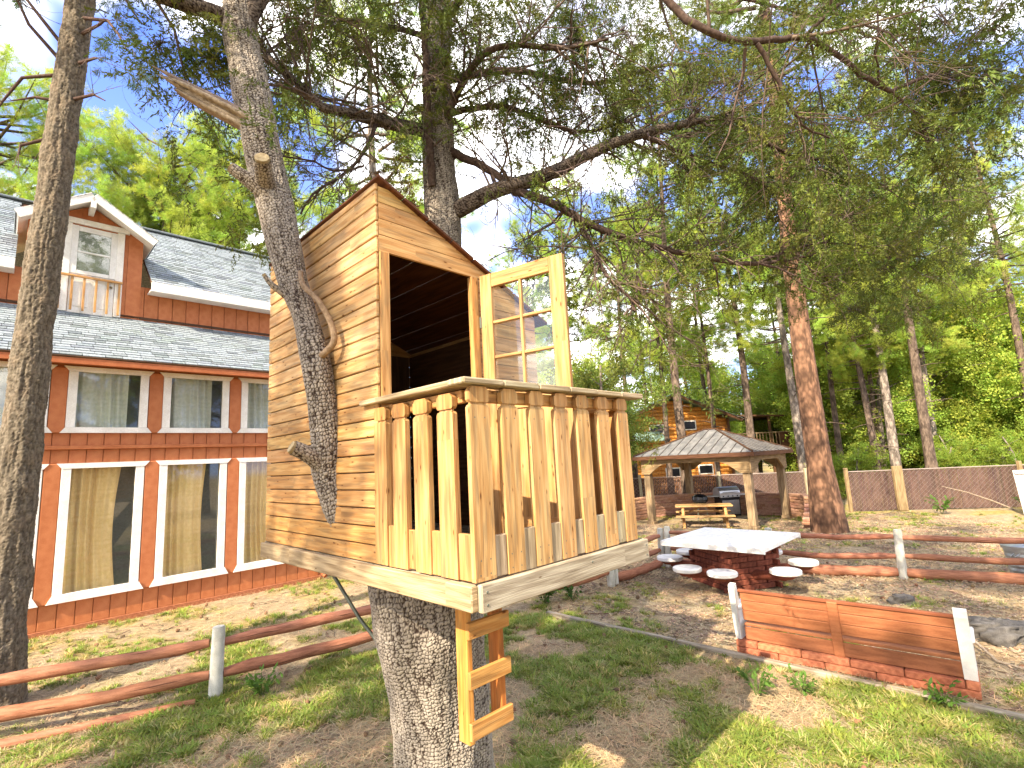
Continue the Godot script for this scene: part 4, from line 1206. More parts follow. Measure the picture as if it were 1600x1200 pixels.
func rail_fence(label: String, posts: Array, heights: Array, radii: Array, ph: float, group: String) -> void:
	var t := thing("rail_fence", label, "fence", posts[0], 0.0, group)
	var b: Vector3 = posts[0]
	for p in posts:
		var mb := MB.new()
		var lean := Vector3(rng.randf_range(-0.03, 0.03), 0, rng.randf_range(-0.03, 0.03))
		mb.tube([p - b + Vector3(0, -0.1, 0), p - b + Vector3(0, ph * 0.5, 0) + lean * 0.5, p - b + Vector3(0, ph - 0.015, 0) + lean, p - b + Vector3(0, ph, 0) + lean], [0.082, 0.078, 0.074, 0.062], 14, Color.WHITE)
		put("post", mb.mesh(), M["post_paint"], t)
	for i in posts.size() - 1:
		for k in heights.size():
			var y: float = heights[k]
			var a: Vector3 = posts[i] - b + Vector3(0, y + rng.randf_range(-0.02, 0.02), 0)
			var e: Vector3 = posts[i + 1] - b + Vector3(0, y + rng.randf_range(-0.02, 0.02), 0)
			var d := (e - a).normalized()
			a += d * 0.07
			e -= d * 0.07
			var pts := []
			var rad := []
			for s in 10:
				var f := s / 9.0
				pts.append(Vector3((f - 0.5) * (e - a).length(), -0.03 * sin(PI * f), 0) + rnd3() * 0.012)
				rad.append(radii[k] * (0.72 if s == 0 or s == 9 else rng.randf_range(0.9, 1.1)))
			var mb2 := MB.new()
			mb2.tube(pts, rad, 12, shade(0.15))
			for q in 7:
				var f0 := rng.randf_range(0.03, 0.75)
				var f1 := f0 + rng.randf_range(0.06, 0.22)
				var an := rng.randf() * TAU
				var ck := []
				for m in 4:
					var f: float = lerpf(f0, f1, m / 3.0) * 9.0
					var i0 := mini(int(f), 8)
					var cp: Vector3 = pts[i0].lerp(pts[i0 + 1], f - i0)
					var cr: float = lerpf(rad[i0], rad[i0 + 1], f - i0)
					ck.append(cp + Vector3(0, cos(an), sin(an)) * (cr - 0.0015))
					an += rng.randf_range(-0.06, 0.06)
				mb2.tube(ck, [0.001, 0.0042, 0.0042, 0.001], 4, Color(0.22, 0.18, 0.16), false)
			var ax := d
			var az := ax.cross(Vector3.UP).normalized()
			put("rail", mb2.mesh(), M["red_rail"], t, (a + e) * 0.5, Basis(ax, az.cross(ax), az))

func build_fences() -> void:
	rng.seed = 21
	rail_fence("two rail red log fence with pale posts in front of the red cabin", [Vector3(-9.6, 0, -4.5), Vector3(-6.9, 0, -5.55), Vector3(-3.89, 0, -6.76), Vector3(-1.35, 0, -8.75), Vector3(1.88, 0, -11.27)], [0.66, 0.29], [0.068, 0.075], 0.86, "red log fences round the yard")
	rail_fence("short red log fence with white post left of the white stone table", [Vector3(1.98, 0, -11.37), Vector3(3.42, 0, -12.83)], [0.72, 0.40, 0.10], [0.06, 0.06, 0.10], 0.90, "red log fences round the yard")
	rail_fence("three rail red log fence with pale posts behind the white stone table", [Vector3(3.56, 0, -12.76), Vector3(5.55, 0, -11.75), Vector3(7.64, 0, -10.67), Vector3(10.9, 0, -9.0), Vector3(13.6, 0, -7.6)], [0.80, 0.42, 0.11], [0.055, 0.06, 0.11], 0.94, "red log fences round the yard")
	# timbers on the ground
	var e := thing("edging_timber", "long weathered grey edging timber between grass and dirt yard", "edging", Vector3(0.4, 0, -9.44))
	var d := (Vector3(4.73, 0, -5.31) - Vector3(0.56, 0, -9.29)).normalized()
	var bs := Basis(d, Vector3.UP, d.cross(Vector3.UP))
	for k in 3:
		bar("timber", e, M["grey_board"], d * (1.22 + 2.45 * k) + Vector3(0, 0.035, 0), Vector3(2.42, 0.08, 0.09), Color(0.85, 0.85, 0.85) * shade(0.08), 0.012, bs)
	var g := thing("fallen_log", "thin reddish log lying in the grass below the left fence", "log", Vector3(-5.8, 0, -5.72))
	rod("log", g, M["red_rail"], [Vector3(-1.2, 0.03, 0.5), Vector3(0, 0.045, 0), Vector3(0.9, 0.04, -0.45), Vector3(1.75, 0.03, -0.9)], 0.06, 0.045, 10, Color(1.4, 1.5, 1.5))

func build_table() -> void:
	rng.seed = 31
	var t := thing("stone_table", "square white topped stone table on a red brick base with eight fixed white stools", "table", Vector3(4.37, 0, -10.9))
	var tb := part("table_top", t, Vector3(0, 0.86, 0), TURN)
	tb.scale = Vector3(1.0, 1.0, 0.97)
	for k in 7:
		bar("plank", tb, M["white_stone"], Vector3(0, 0.04, -0.9 + 0.3 * k), Vector3(2.04, 0.08, 0.294), shade(0.025), 0.006)
	for s in [-1, 1]:
		bar("edge", tb, M["white_paint"], Vector3(1.036 * s, 0.022, 0), Vector3(0.03, 0.10, 2.12), Color.WHITE, 0.006)
	var p := part("base", t, Vector3.ZERO, 0.26)
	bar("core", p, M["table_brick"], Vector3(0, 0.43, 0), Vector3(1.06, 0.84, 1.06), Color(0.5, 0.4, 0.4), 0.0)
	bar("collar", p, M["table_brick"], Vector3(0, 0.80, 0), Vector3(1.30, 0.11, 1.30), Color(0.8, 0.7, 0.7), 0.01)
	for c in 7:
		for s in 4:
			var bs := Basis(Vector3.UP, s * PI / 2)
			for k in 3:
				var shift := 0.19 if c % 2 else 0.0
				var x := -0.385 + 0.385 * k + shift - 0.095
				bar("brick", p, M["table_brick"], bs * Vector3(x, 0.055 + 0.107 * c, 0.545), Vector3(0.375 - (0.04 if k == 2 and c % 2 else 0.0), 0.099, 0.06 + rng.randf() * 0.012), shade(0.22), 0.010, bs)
	for k in 8:
		var a: float = [0.0, 0.42, 1.2, 2.12, 2.68, 3.6, 4.28, 5.0][k] if k else 5.72
		var o := Vector3(cos(a), 0, sin(a))
		var st := part("stool", t, o * 1.27)
		var mb := MB.new()
		mb.lathe([Vector2(0.0, 0.42), Vector2(0.25, 0.42), Vector2(0.27, 0.435), Vector2(0.272, 0.485), Vector2(0.262, 0.497), Vector2(0.0, 0.50)], 28, Vector3.ZERO, shade(0.03))
		put("seat", mb.mesh(), M["white_stone"], st)
		var mu := MB.new()
		mu.lathe([Vector2(0.0, 0.33), Vector2(0.12, 0.34), Vector2(0.20, 0.40), Vector2(0.20, 0.425)], 20, Vector3.ZERO, Color.WHITE)
		put("underside", mu.mesh(), M["table_brick"], st)
		rod("arm", st, M["table_brick"], [-o * 0.02 + Vector3(0, 0.36, 0), -o * 0.40 + Vector3(0, 0.33, 0), -o * 0.70 + Vector3(0, 0.28, 0)], 0.07, 0.10, 8)
	# bench: seen from behind, open side towards the yard
	var b := thing("bench", "long reddish brown board bench with white end slabs seen from behind", "bench", Vector3(2.87, 0, -7.36), deg_to_rad(-40.5))
	var L := 2.47
	var k := 0
	for row in 2:
		var x := 0.0
		while x < L - 0.05:
			var w := minf(0.52 if row == 0 else (0.27 if x == 0.0 else 0.52), L - x)
			bar("brick", b, M["brick"], Vector3(x + w * 0.5, 0.045 + row * 0.088, -0.20), Vector3(w - 0.008, 0.086, 0.44), Color(0.95, 0.75, 0.7) * shade(0.14), 0.012)
			x += w
	var lean := Basis(Vector3.RIGHT, 0.13)
	for r in 3:
		bar("back_board", b, M["red_bench"], Vector3(L * 0.5 + 0.01, 0.50 + 0.132 * r, -0.055 + 0.0175 * (r + 1)), Vector3(L - 0.22, 0.128, 0.035), shade(0.08), 0.006, lean)
	bar("top_rail", b, M["red_bench"], Vector3(L * 0.5, 0.825, 0.01), Vector3(L - 0.2, 0.035, 0.06), Color(0.7, 0.6, 0.6), 0.006)
	bar("lower_board", b, M["red_bench"], Vector3(L * 0.5 + 0.01, 0.265, -0.05), Vector3(L - 0.22, 0.16, 0.03), Color(0.85, 0.85, 0.85), 0.006)
	for r in 3:
		bar("seat_slat", b, M["red_bench"], Vector3(L * 0.5 + 0.01, 0.375, -0.10 - 0.135 * r), Vector3(L - 0.22, 0.035, 0.128), shade(0.08), 0.006)
	bar("centre_post", b, M["red_bench"], Vector3(L * 0.49, 0.50, 0.005), Vector3(0.115, 0.66, 0.03), Color(1.05, 1.0, 1.0), 0.008, lean)
	for s in 2:
		var x := 0.035 if s == 0 else L - 0.065
		var w := 0.075 if s == 0 else 0.115
		var e := part("end_slab", b, Vector3(x, 0, 0))
		cut("slab", e, M["white_stone"], PackedVector2Array([Vector2(-0.44, 0.18), Vector2(-0.02, 0.18), Vector2(0.085, 0.84), Vector2(0.065, 0.90), Vector2(-0.02, 0.91), Vector2(-0.10, 0.60), Vector2(-0.44, 0.56)]), -w * 0.5, w * 0.5, Color(0.96, 0.95, 0.92), true, Vector3.ZERO, Basis(Vector3.UP, -PI / 2))
		bar("arm_rest", e, M["white_stone"], Vector3(0, 0.585, -0.25), Vector3(w + 0.05, 0.05, 0.46), Color.WHITE, 0.012)

func rock(label: String, at: Vector3, size: Vector3, sd: int) -> void:
	var s := SphereMesh.new()
	s.radial_segments = 30
	s.rings = 18
	var a := s.get_mesh_arrays()
	var V: PackedVector3Array = a[Mesh.ARRAY_VERTEX]
	var f := noise(FastNoiseLite.TYPE_SIMPLEX, 1.5, 4, sd)
	var st := SurfaceTool.new()
	st.begin(Mesh.PRIMITIVE_TRIANGLES)
	for i in V.size():
		var p := V[i] * 2.0
		var k := 1.0 + 0.55 * f.get_noise_3dv(p)
		p = p * k
		p.y = minf(p.y, 0.72 + 0.1 * f.get_noise_2d(p.x * 3, p.z * 3))
		V[i] = p * size * 0.5
	var out := PackedVector3Array()
	a[Mesh.ARRAY_VERTEX] = V
	var m := ArrayMesh.new()
	m.add_surface_from_arrays(Mesh.PRIMITIVE_TRIANGLES, a)
	st.create_from(m, 0)
	st.generate_normals()
	M["rock"].vertex_color_use_as_albedo = false
	var o := put("rock", st.commit(), M["rock"], self, at)
	tag(o, label, "rock")

func build_gazebo() -> void:
	rng.seed = 41
	# local frame: x to the right-back, z to the front; origin at the middle
	var t := thing("gazebo", "square timber gazebo with arched beams and a grey ribbed hip roof", "gazebo", Vector3(7.7, 0, -20.1), TURN)
	var hx := 2.07
	var hz := 2.28
	var tan: Material = M["tan_timber"]
	for sx in [-1, 1]:
		for sz in [-1, 1]:
			var mb := MB.new()
			var p := Vector3((hx - 0.38) * sx, 0, (hz - 0.38) * sz)
			for seg in [[0.0, 0.12, 0.15], [0.12, 1.95, 0.125], [1.95, 2.5, 0.13]]:
				mb.box(Vector3(seg[2] * 2, seg[1] - seg[0], seg[2] * 2), Vector3(0, (seg[0] + seg[1]) * 0.5, 0), Basis(), 0.012, Color.WHITE, off())
			put("post", mb.mesh(), tan, t, p)
	# arched beams
	for s in 4:
		var half := (hx - 0.38) if s % 2 == 0 else (hz - 0.38)
		var offz := (hz - 0.38) if s % 2 == 0 else (hx - 0.38)
		var pts := PackedVector2Array()
		pts.append(Vector2(-half - 0.15, 2.52))
		pts.append(Vector2(-half - 0.15, 1.90))
		pts.append(Vector2(-half + 0.17, 1.90))
		for k in 9:
			var f := k / 8.0
			pts.append(Vector2(-half + 0.22 + 0.75 * f, 1.93 + 0.37 * sin(f * PI * 0.5)))
		for k in 9:
			var f := 1.0 - k / 8.0
			pts.append(Vector2(half - 0.22 - 0.75 * f, 1.93 + 0.37 * sin(f * PI * 0.5)))
		pts.append(Vector2(half - 0.17, 1.90))
		pts.append(Vector2(half + 0.15, 1.90))
		pts.append(Vector2(half + 0.15, 2.52))
		pts.reverse()
		cut("arched_beam", t, tan, pts, offz + (0.133 if s % 2 == 0 else 0.136), offz + 0.19, Color(1.0, 0.95, 0.85) * shade(0.05), false, Vector3.ZERO, Basis(Vector3.UP, s * PI / 2))
	# hip roof of four ribbed slopes
	var ey := 2.60
	var ay := 3.52
	var rg := 0.22
	var A := Vector3(-hx, ey, hz); var B2 := Vector3(hx, ey, hz); var C := Vector3(hx, ey, -hz); var D := Vector3(-hx, ey, -hz)
	var R1 := Vector3(0, ay, rg); var R2 := Vector3(0, ay, -rg)
	for f in [[A, B2, R1, R1], [B2, C, R2, R1], [C, D, R2, R2], [D, A, R1, R2]]:
		var pan := part("roof_slope", t)
		var mb := MB.new()
		var nn: Vector3 = (f[1] - f[0]).cross(f[2] - f[0]).normalized()
		if nn.y < 0: nn = -nn
		var z := Vector2.ZERO
		mb.quad(f[0], f[1], f[2], f[3] + (f[2] - f[3]) * 0.0001, z, z, z, z, Color.WHITE, nn)
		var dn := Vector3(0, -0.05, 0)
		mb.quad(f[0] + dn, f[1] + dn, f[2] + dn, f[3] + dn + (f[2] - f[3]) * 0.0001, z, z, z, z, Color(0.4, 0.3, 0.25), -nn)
		put("sheet", mb.mesh(), M["roof_metal"], pan)
		# standing seams
		var e: Vector3 = f[1] - f[0]
		var n := int(e.length() / 0.36)
		for k in range(1, n):
			var q: Vector3 = f[0] + e * (float(k) / n)
			var side: Vector3 = e.normalized()
			var inn: Vector3 = ((f[2] + f[3]) * 0.5 - (f[0] + f[1]) * 0.5)
			inn -= side * inn.dot(side)
			# height where the seam meets a hip
			var u := float(k) / n
			var left: float = (f[3] - f[0]).dot(side) / e.length()
			var right: float = (f[2] - f[0]).dot(side) / e.length()
			var g := 1.0
			if u < left: g = u / left
			elif u > right: g = (1.0 - u) / (1.0 - right)
			var q2 := q + inn * g
			if (q2 - q).length() > 0.15:
				var mid := (q + q2) * 0.5
				var dir := (q2 - q).normalized()
				bar("seam", pan, M["roof_metal"], mid + nn * 0.014, Vector3((q2 - q).length(), 0.03, 0.028), Color(0.55, 0.5, 0.46), 0.004, Basis(dir, nn, dir.cross(nn)))
		var mid2: Vector3 = (f[0] + f[1]) * 0.5
		var sd: Vector3 = e.normalized()
		bar("fascia", t, M["brown_timber"], mid2 + Vector3(0, -0.075, 0) + Vector3(nn.x, 0, nn.z).normalized() * 0.02, Vector3(e.length() + 0.03, 0.14, 0.04), Color(0.9, 0.8, 0.8), 0.004, Basis(sd, Vector3.UP, sd.cross(Vector3.UP)))
	for f in [[A, R1], [B2, R1], [C, R2], [D, R2], [R1, R2]]:
		rod("hip_cap", t, M["brown_timber"], [f[0] + Vector3(0, 0.02, 0), f[1] + Vector3(0, 0.02, 0)], 0.032, 0.032, 8, Color(0.7, 0.7, 0.7))
	# wooden picnic table under it
	var p := thing("picnic_table", "plain wooden picnic table with attached benches under the gazebo", "picnic table", Vector3(6.75, 0, -19.0), -0.3)
	var wd: Material = M["pine_board"]
	for k in 5:
		bar("top_board", p, wd, Vector3(0, 0.74, -0.32 + 0.16 * k), Vector3(1.95, 0.045, 0.152), Color(0.88, 0.84, 0.74) * shade(0.08), 0.006)
	for s in [-1, 1]:
		for k in 2:
			bar("seat_board", p, wd, Vector3(0, 0.435, (0.68 + 0.16 * k) * s), Vector3(1.95, 0.045, 0.15), Color(0.88, 0.84, 0.74) * shade(0.08), 0.006)
		for e in [-1, 1]:
			rod("leg", p, wd, [Vector3(0.72 * e, 0.0, 0.72 * s), Vector3(0.72 * e, 0.72, 0.24 * s)], 0.055, 0.055, 10, Color(0.9, 0.8, 0.62))
		bar("cross_beam", p, wd, Vector3(0.79 * s, 0.385, 0), Vector3(0.045, 0.09, 1.6), Color(0.85, 0.74, 0.58), 0.006)
		rod("brace", p, wd, [Vector3(0.74 * s, 0.40, 0), Vector3(0.10 * s, 0.70, 0)], 0.035, 0.035, 8, Color(0.85, 0.74, 0.58))
	# gas grill
	var g := thing("gas_grill", "dark gas grill with a steel hood beside the brick wall", "grill", Vector3(8.45, 0, -21.0), 0.15)
	bar("cart", g, M["black_enamel"], Vector3(0, 0.45, 0), Vector3(0.85, 0.78, 0.5), Color.WHITE, 0.02)
	bar("cart_door", g, M["grill_steel"], Vector3(0, 0.42, 0.258), Vector3(0.72, 0.55, 0.012), Color(0.55, 0.55, 0.55), 0.004)
	bar("control_panel", g, M["grill_steel"], Vector3(0, 0.86, 0.22), Vector3(0.86, 0.10, 0.10), Color(0.7, 0.7, 0.7), 0.01)
	for s in [-1, 1]:
		bar("side_shelf", g, M["grill_steel"], Vector3(0.65 * s, 0.88, 0), Vector3(0.42, 0.035, 0.48), Color(0.8, 0.8, 0.8), 0.008)
	var hp := PackedVector2Array([Vector2(-0.27, 0.90), Vector2(0.27, 0.90)])
	for k in 9:
		var a := PI * 0.06 + PI * 0.82 * k / 8.0
		hp.append(Vector2(0.28 * cos(a), 0.93 + 0.29 * sin(a)))
	cut("hood", g, M["grill_steel"], hp, -0.44, 0.44, Color.WHITE, false, Vector3.ZERO, Basis(Vector3.UP, -PI / 2))
	rod("hood_handle", g, M["grill_steel"], [Vector3(-0.3, 1.02, 0.33), Vector3(0.3, 1.02, 0.33)], 0.016, 0.016, 8)
	for k in 4:
		var kb := MB.new()
		kb.lathe([Vector2(0.026, 0.0), Vector2(0.024, 0.03), Vector2(0, 0.032)], 10, Vector3.ZERO, Color.WHITE)
		put("knob", kb.mesh(), M["black_enamel"], g, Vector3(-0.3 + 0.2 * k, 0.86, 0.27), Basis(Vector3.RIGHT, PI / 2))
	# round charcoal grill
	var q := thing("kettle_grill", "small round black charcoal grill on thin legs left of the gas grill", "grill", Vector3(7.25, 0, -20.7))
	var bw := MB.new()
	bw.lathe([Vector2(0.02, 0.58), Vector2(0.2, 0.62), Vector2(0.29, 0.72), Vector2(0.30, 0.80)], 22, Vector3.ZERO, Color.WHITE)
	put("bowl", bw.mesh(), M["black_enamel"], q)
	var ld := MB.new()
	ld.lathe([Vector2(0.31, 0.80), Vector2(0.29, 0.90), Vector2(0.18, 0.99), Vector2(0.0, 1.02)], 22, Vector3.ZERO, Color.WHITE)
	put("lid", ld.mesh(), M["black_enamel"], q)
	rod("lid_handle", q, M["black_enamel"], [Vector3(-0.06, 1.0, 0), Vector3(-0.05, 1.06, 0), Vector3(0.05, 1.06, 0), Vector3(0.06, 1.0, 0)], 0.012, 0.012, 6)
	for k in 3:
		var a := TAU * k / 3.0 + 0.4
		rod("leg", q, M["strap_steel"], [Vector3(cos(a) * 0.15, 0.66, sin(a) * 0.15), Vector3(cos(a) * 0.27, 0.0, sin(a) * 0.27)], 0.012, 0.012, 6)

func build_brick_wall() -> void:
	rng.seed = 51
	var t := thing("brick_wall", "low curved dry laid wall of red brown blocks round the gazebo", "wall", Vector3(7.6, 0, -21.5))
	var o := Vector3(7.6, 0, -21.5)
	var path := smooth([Vector3(3.6, 0, -19.6), Vector3(4.4, 0, -21.1), Vector3(5.6, 0, -22.1), Vector3(7.2, 0, -22.6), Vector3(8.9, 0, -22.0), Vector3(10.2, 0, -20.9), Vector3(10.75, 0, -19.7), Vector3(10.3, 0, -18.5), Vector3(9.5, 0, -17.3)], 0.02)
	var total := path.size() * 0.02
	for c in 8:
		var x := 0.0 if c % 2 else 0.21
		while x < total - 0.2:
			var i := int((x + 0.2) / 0.02)
			if i >= path.size() - 1: break
			# the right-hand end steps down
			var left := total - x
			var allowed := 8 if left > 2.6 else int(2 + left / 0.46)
			if c < allowed:
				var d: Vector3 = (path[mini(i + 5, path.size() - 1)] - path[maxi(i - 5, 0)]).normalized()
				var bs := Basis(d, Vector3.UP, d.cross(Vector3.UP)).rotated(Vector3.UP, rng.randf_range(-0.03, 0.03))
				bar("brick", t, M["block"], path[i] - o + Vector3(0, 0.055 + 0.112 * c, 0) + rnd3() * 0.008, Vector3(0.398, 0.101, 0.24 + rng.randf_range(-0.02, 0.02)), Color(1.0, 0.95, 0.9) * shade(0.3), 0.016, bs)
			x += 0.42

func build_back_fence() -> void:
	rng.seed = 61
	var groups := [["brown slatted chain link fence with wooden posts at the right of the yard", [Vector3(13.2, 0, -20.8), Vector3(15.0, 0, -20.45), Vector3(18.9, 0, -19.5), Vector3(24.0, 0, -18.2)], true], ["brown slatted chain link fence running behind the gazebo and grills", [Vector3(-3.0, 0, -27.5), Vector3(1.5, 0, -26.1), Vector3(5.84, 0, -24.6), Vector3(9.2, 0, -23.6), Vector3(12.6, 0, -22.6)], false]]
	for gr in groups:
		var pts: Array = gr[1]
		var b: Vector3 = pts[0]
		var t := thing("slatted_fence", gr[0], "fence", b, 0.0, "brown fences behind the yard")
		for i in pts.size() - 1:
			var d: Vector3 = pts[i + 1] - pts[i]
			var l := d.length()
			d = d.normalized()
			var bs := Basis(d, Vector3.UP, d.cross(Vector3.UP))
			var at: Vector3 = pts[i] - b
			var h := 1.56
			var sm := MB.new()
			var n := int(l / 0.075)
			for k in n:
				sm.box(Vector3(0.070, h - 0.06, 0.006), at + d * (l * (k + 0.5) / n) + Vector3(0, h * 0.5 + rng.randf_range(-0.015, 0.005), 0) + bs.z * rng.randf_range(-0.006, 0.006), bs, 0.0, shade(0.30) * (1.0 + 0.28 * sin(k * 0.21 + 1.3 * i) * sin(k * 0.047)), off())
			var sl := put("slats", sm.mesh(), M["slat"], t)
			sl.set_meta("kind", "stuff")
			var wm := MB.new()
			var front := bs.z * 0.022
			if front.z < 0: front = -front
			var stepw := 0.17
			var m := int((l + h) / stepw)
			for k in m:
				for dir in [1, -1]:
					var x0 := k * stepw - h if dir == 1 else k * stepw
					var a0 := clampf(x0, 0, l)
					var x1: float = x0 + h * dir
					var a1 := clampf(x1, 0, l)
					if absf(a1 - a0) < 0.05: continue
					var y0: float = (a0 - x0) * dir
					var y1: float = (a1 - x0) * dir
					wm.tube([at + d * a0 + Vector3(0, y0, 0) + front, at + d * a1 + Vector3(0, y1, 0) + front], [0.0048, 0.0048] if dir == 1 else [0.0035, 0.0035], 3, Color.WHITE, false)
			var wr := put("chain_link", wm.mesh(), M["wire"], t)
			wr.set_meta("kind", "stuff")
			rod("top_rail", t, M["wire"], [at + Vector3(0, h, 0), at + d * l + Vector3(0, h, 0)], 0.022, 0.022, 8)
		for i in pts.size():
			var wide := 0.36 if gr[2] and i == 1 else 0.12
			bar("post", t, M["grey_board"] if not gr[2] else M["tan_timber"], pts[i] - b + Vector3(0, 0.86, 0.09), Vector3(wide, 1.72, 0.12), Color(1.1, 1.0, 0.9), 0.01)
	var w := thing("white_board", "white board leaning on the brown fence at the right edge", "board", Vector3(17.3, 0, -17.6), -0.3)
	bar("panel", w, M["white_paint"], Vector3(0.1, 0.75, 0), Vector3(0.8, 1.5, 0.04), Color.WHITE, 0.004, Basis(Vector3.RIGHT, -0.12))
	bar("batten", w, M["white_paint"], Vector3(0.1, 1.42, 0.0), Vector3(0.8, 0.06, 0.08), Color(0.9, 0.9, 0.9), 0.004)

func build_bin() -> void:
	var t := thing("trash_can", "ribbed galvanised trash can beside the red log fence at the right edge", "trash can", Vector3(9.62, 0, -10.15))
	var mb := MB.new()
	var prof := [Vector2(0.0, 0.0), Vector2(0.215, 0.0)]
	for k in 12: prof.append(Vector2(0.22 + 0.004 * k + (0.008 if k % 2 else 0.0), 0.03 + 0.045 * k))
	prof.append(Vector2(0.275, 0.58))
	prof.append(Vector2(0.285, 0.60))
	mb.lathe(prof, 28, Vector3.ZERO, Color.WHITE)
	put("can", mb.mesh(), M["galvanised"], t)
	var ld := MB.new()
	ld.lathe([Vector2(0.30, 0.57), Vector2(0.305, 0.62), Vector2(0.28, 0.635), Vector2(0.14, 0.68), Vector2(0, 0.69)], 28, Vector3.ZERO, Color(1.3, 1.3, 1.3))
	put("lid", ld.mesh(), M["galvanised"], t)
	rod("handle", t, M["galvanised"], [Vector3(-0.24, 0.5, 0.08), Vector3(-0.31, 0.44, 0.08), Vector3(-0.31, 0.44, 0.16), Vector3(-0.22, 0.5, 0.17)], 0.009, 0.009, 6)

func build_log_cabin() -> void:
	rng.seed = 71
	var t := thing("log_cabin", "orange log cabin with green metal roof and dark deck behind the gazebo", "house", Vector3(10.4, 0, -33.0), 0.0)
	var lg: Material = M["log_siding"]
	# gable wall of round logs
	var y := 0.15
	while y < 6.1:
		var half := 3.4 if y < 4.75 else maxf((6.25 - y) * 2.25, 0.2)
		var mb := MB.new()
		mb.tube([Vector3(-half, 0, 0), Vector3(half, 0, 0)], [0.135, 0.135], 10, shade(0.14))
		put("log", mb.mesh(), lg, t, Vector3(-0.1, y, 0))
		y += 0.25
	y = 0.15
	while y < 4.5:
		var mb := MB.new()
		mb.tube([Vector3(3.35, 0, 0), Vector3(3.35, 0, -6.5)], [0.135, 0.135], 10, shade(0.14) * Color(0.8, 0.75, 0.7))
		put("log", mb.mesh(), lg, t, Vector3(0, y + 0.12, 0))
		y += 0.25
	bar("wall_core", t, M["brown_timber"], Vector3(0, 2.3, -3.3), Vector3(5.7, 4.5, 6.3), Color.WHITE, 0.0)
	for s in [-1, 1]:
		var dir := Vector3(2.25 * s, -1.0, 0).normalized()
		var nn := Vector3(s, 2.25, 0).normalized()
		bar("roof", t, M["green_metal"], Vector3(-0.1, 6.38, -3.0) + dir * 2.25, Vector3(4.5, 0.09, 8.2), Color.WHITE, 0.01, Basis(dir, nn, dir.cross(nn)))
		bar("barge_board", t, M["brown_timber"], Vector3(-0.1, 6.30, 1.08) + dir * 2.25, Vector3(4.5, 0.20, 0.06), Color(2.0, 1.5, 1.3), 0.01, Basis(dir, nn, dir.cross(nn)))
	for w in [[0.9, 4.35], [-1.2, 4.2], [1.7, 1.5], [-0.4, 1.4]]:
		var f := part("window", t, Vector3(w[0], w[1], 0.13))
		bar("frame", f, M["white_paint"], Vector3(0, 0, 0), Vector3(0.95, 0.62, 0.06), Color.WHITE, 0.008)
		bar("pane", f, M["black_enamel"], Vector3(0, 0, 0.032), Vector3(0.80, 0.48, 0.01), Color(3, 3, 3), 0.0)
	bar("porch_roof", t, M["green_metal"], Vector3(-2.4, 3.75, 1.3), Vector3(2.6, 0.08, 2.6), Color.WHITE, 0.01, Basis(Vector3.RIGHT, 0.25))
	# deck at the right
	bar("deck_roof", t, M["brown_timber"], Vector3(5.2, 4.72, -1.2), Vector3(4.9, 0.10, 3.8), Color.WHITE, 0.01, Basis(Vector3.BACK, -0.05))
	bar("deck_floor", t, M["brown_timber"], Vector3(5.2, 2.75, -1.2), Vector3(4.6, 0.12, 3.6), Color.WHITE, 0.01)
	for x in [3.3, 5.9, 7.4]:
		bar("deck_post", t, M["brown_timber"], Vector3(x, 2.35, 0.5), Vector3(0.14, 4.7, 0.14), Color.WHITE, 0.01)
	bar("deck_rail", t, M["tan_timber"], Vector3(5.3, 3.62, 0.55), Vector3(4.3, 0.07, 0.10), Color.WHITE, 0.01)
	for k in 20:
		bar("baluster", t, M["tan_timber"], Vector3(3.35 + 0.205 * k, 3.2, 0.55), Vector3(0.05, 0.8, 0.04), Color.WHITE, 0.004)
	bar("deck_box", t, M["brown_timber"], Vector3(6.9, 3.2, 0.35), Vector3(0.9, 0.85, 0.5), Color(0.8, 0.7, 0.7), 0.02)
	# low shed seen over the right-hand fence
	var s := thing("shed", "low dark roofed shed seen over the brown fence", "shed", Vector3(20.5, 0, -33.0))
	bar("wall", s, M["brown_timber"], Vector3(0, 0.8, 0), Vector3(4.6, 1.6, 2.4), Color(1.5, 1.4, 1.3), 0.01)
	for e in [-1, 1]:
		var nn := Vector3(0, 1, 0.45 * e).normalized()
		bar("roof", s, M["brown_timber"], Vector3(0, 1.92, 0.72 * e), Vector3(5.2, 0.06, 1.65), Color(1.2, 1.2, 1.2), 0.01, Basis(Vector3.RIGHT, nn, Vector3.RIGHT.cross(nn)))
	var v := thing("trailer", "pale blue grey flat roofed trailer among the trees behind the fence", "trailer", Vector3(33.5, 0, -33.0))
	bar("body", v, M["galvanised"], Vector3(0, 1.25, 0), Vector3(6.0, 1.9, 2.4), Color(1.2, 1.25, 1.3), 0.08)
	bar("roof", v, M["white_paint"], Vector3(0, 2.24, 0), Vector3(6.2, 0.09, 2.6), Color.WHITE, 0.02)
	for k in 3:
		bar("window", v, M["black_enamel"], Vector3(-1.9 + 1.9 * k, 1.6, 1.21), Vector3(0.8, 0.5, 0.03), Color.WHITE, 0.01)
	for k in 2:
		var wm := MB.new()
		wm.lathe([Vector2(0, -0.1), Vector2(0.33, -0.1), Vector2(0.35, 0), Vector2(0.33, 0.1), Vector2(0, 0.1)], 18, Vector3.ZERO, Color.WHITE)
		put("wheel", wm.mesh(), M["black_enamel"], v, Vector3(-0.5 + 1.0 * k, 0.35, 1.15), Basis(Vector3.RIGHT, PI / 2))

# ------------------------------------------------------------------ ground and what grows on it
var n_patch: FastNoiseLite
var n_fine: FastNoiseLite

# +1 on the dirt yard side of the edging timber, -1 on the grass side
func yard_side(x: float, z: float) -> float:
	var d := Vector2(0.7234, 0.6904)
	var r := Vector2(x - 0.56, z + 9.29)
	return clampf((r.x * d.y - r.y * d.x) * 2.0, -1, 1)

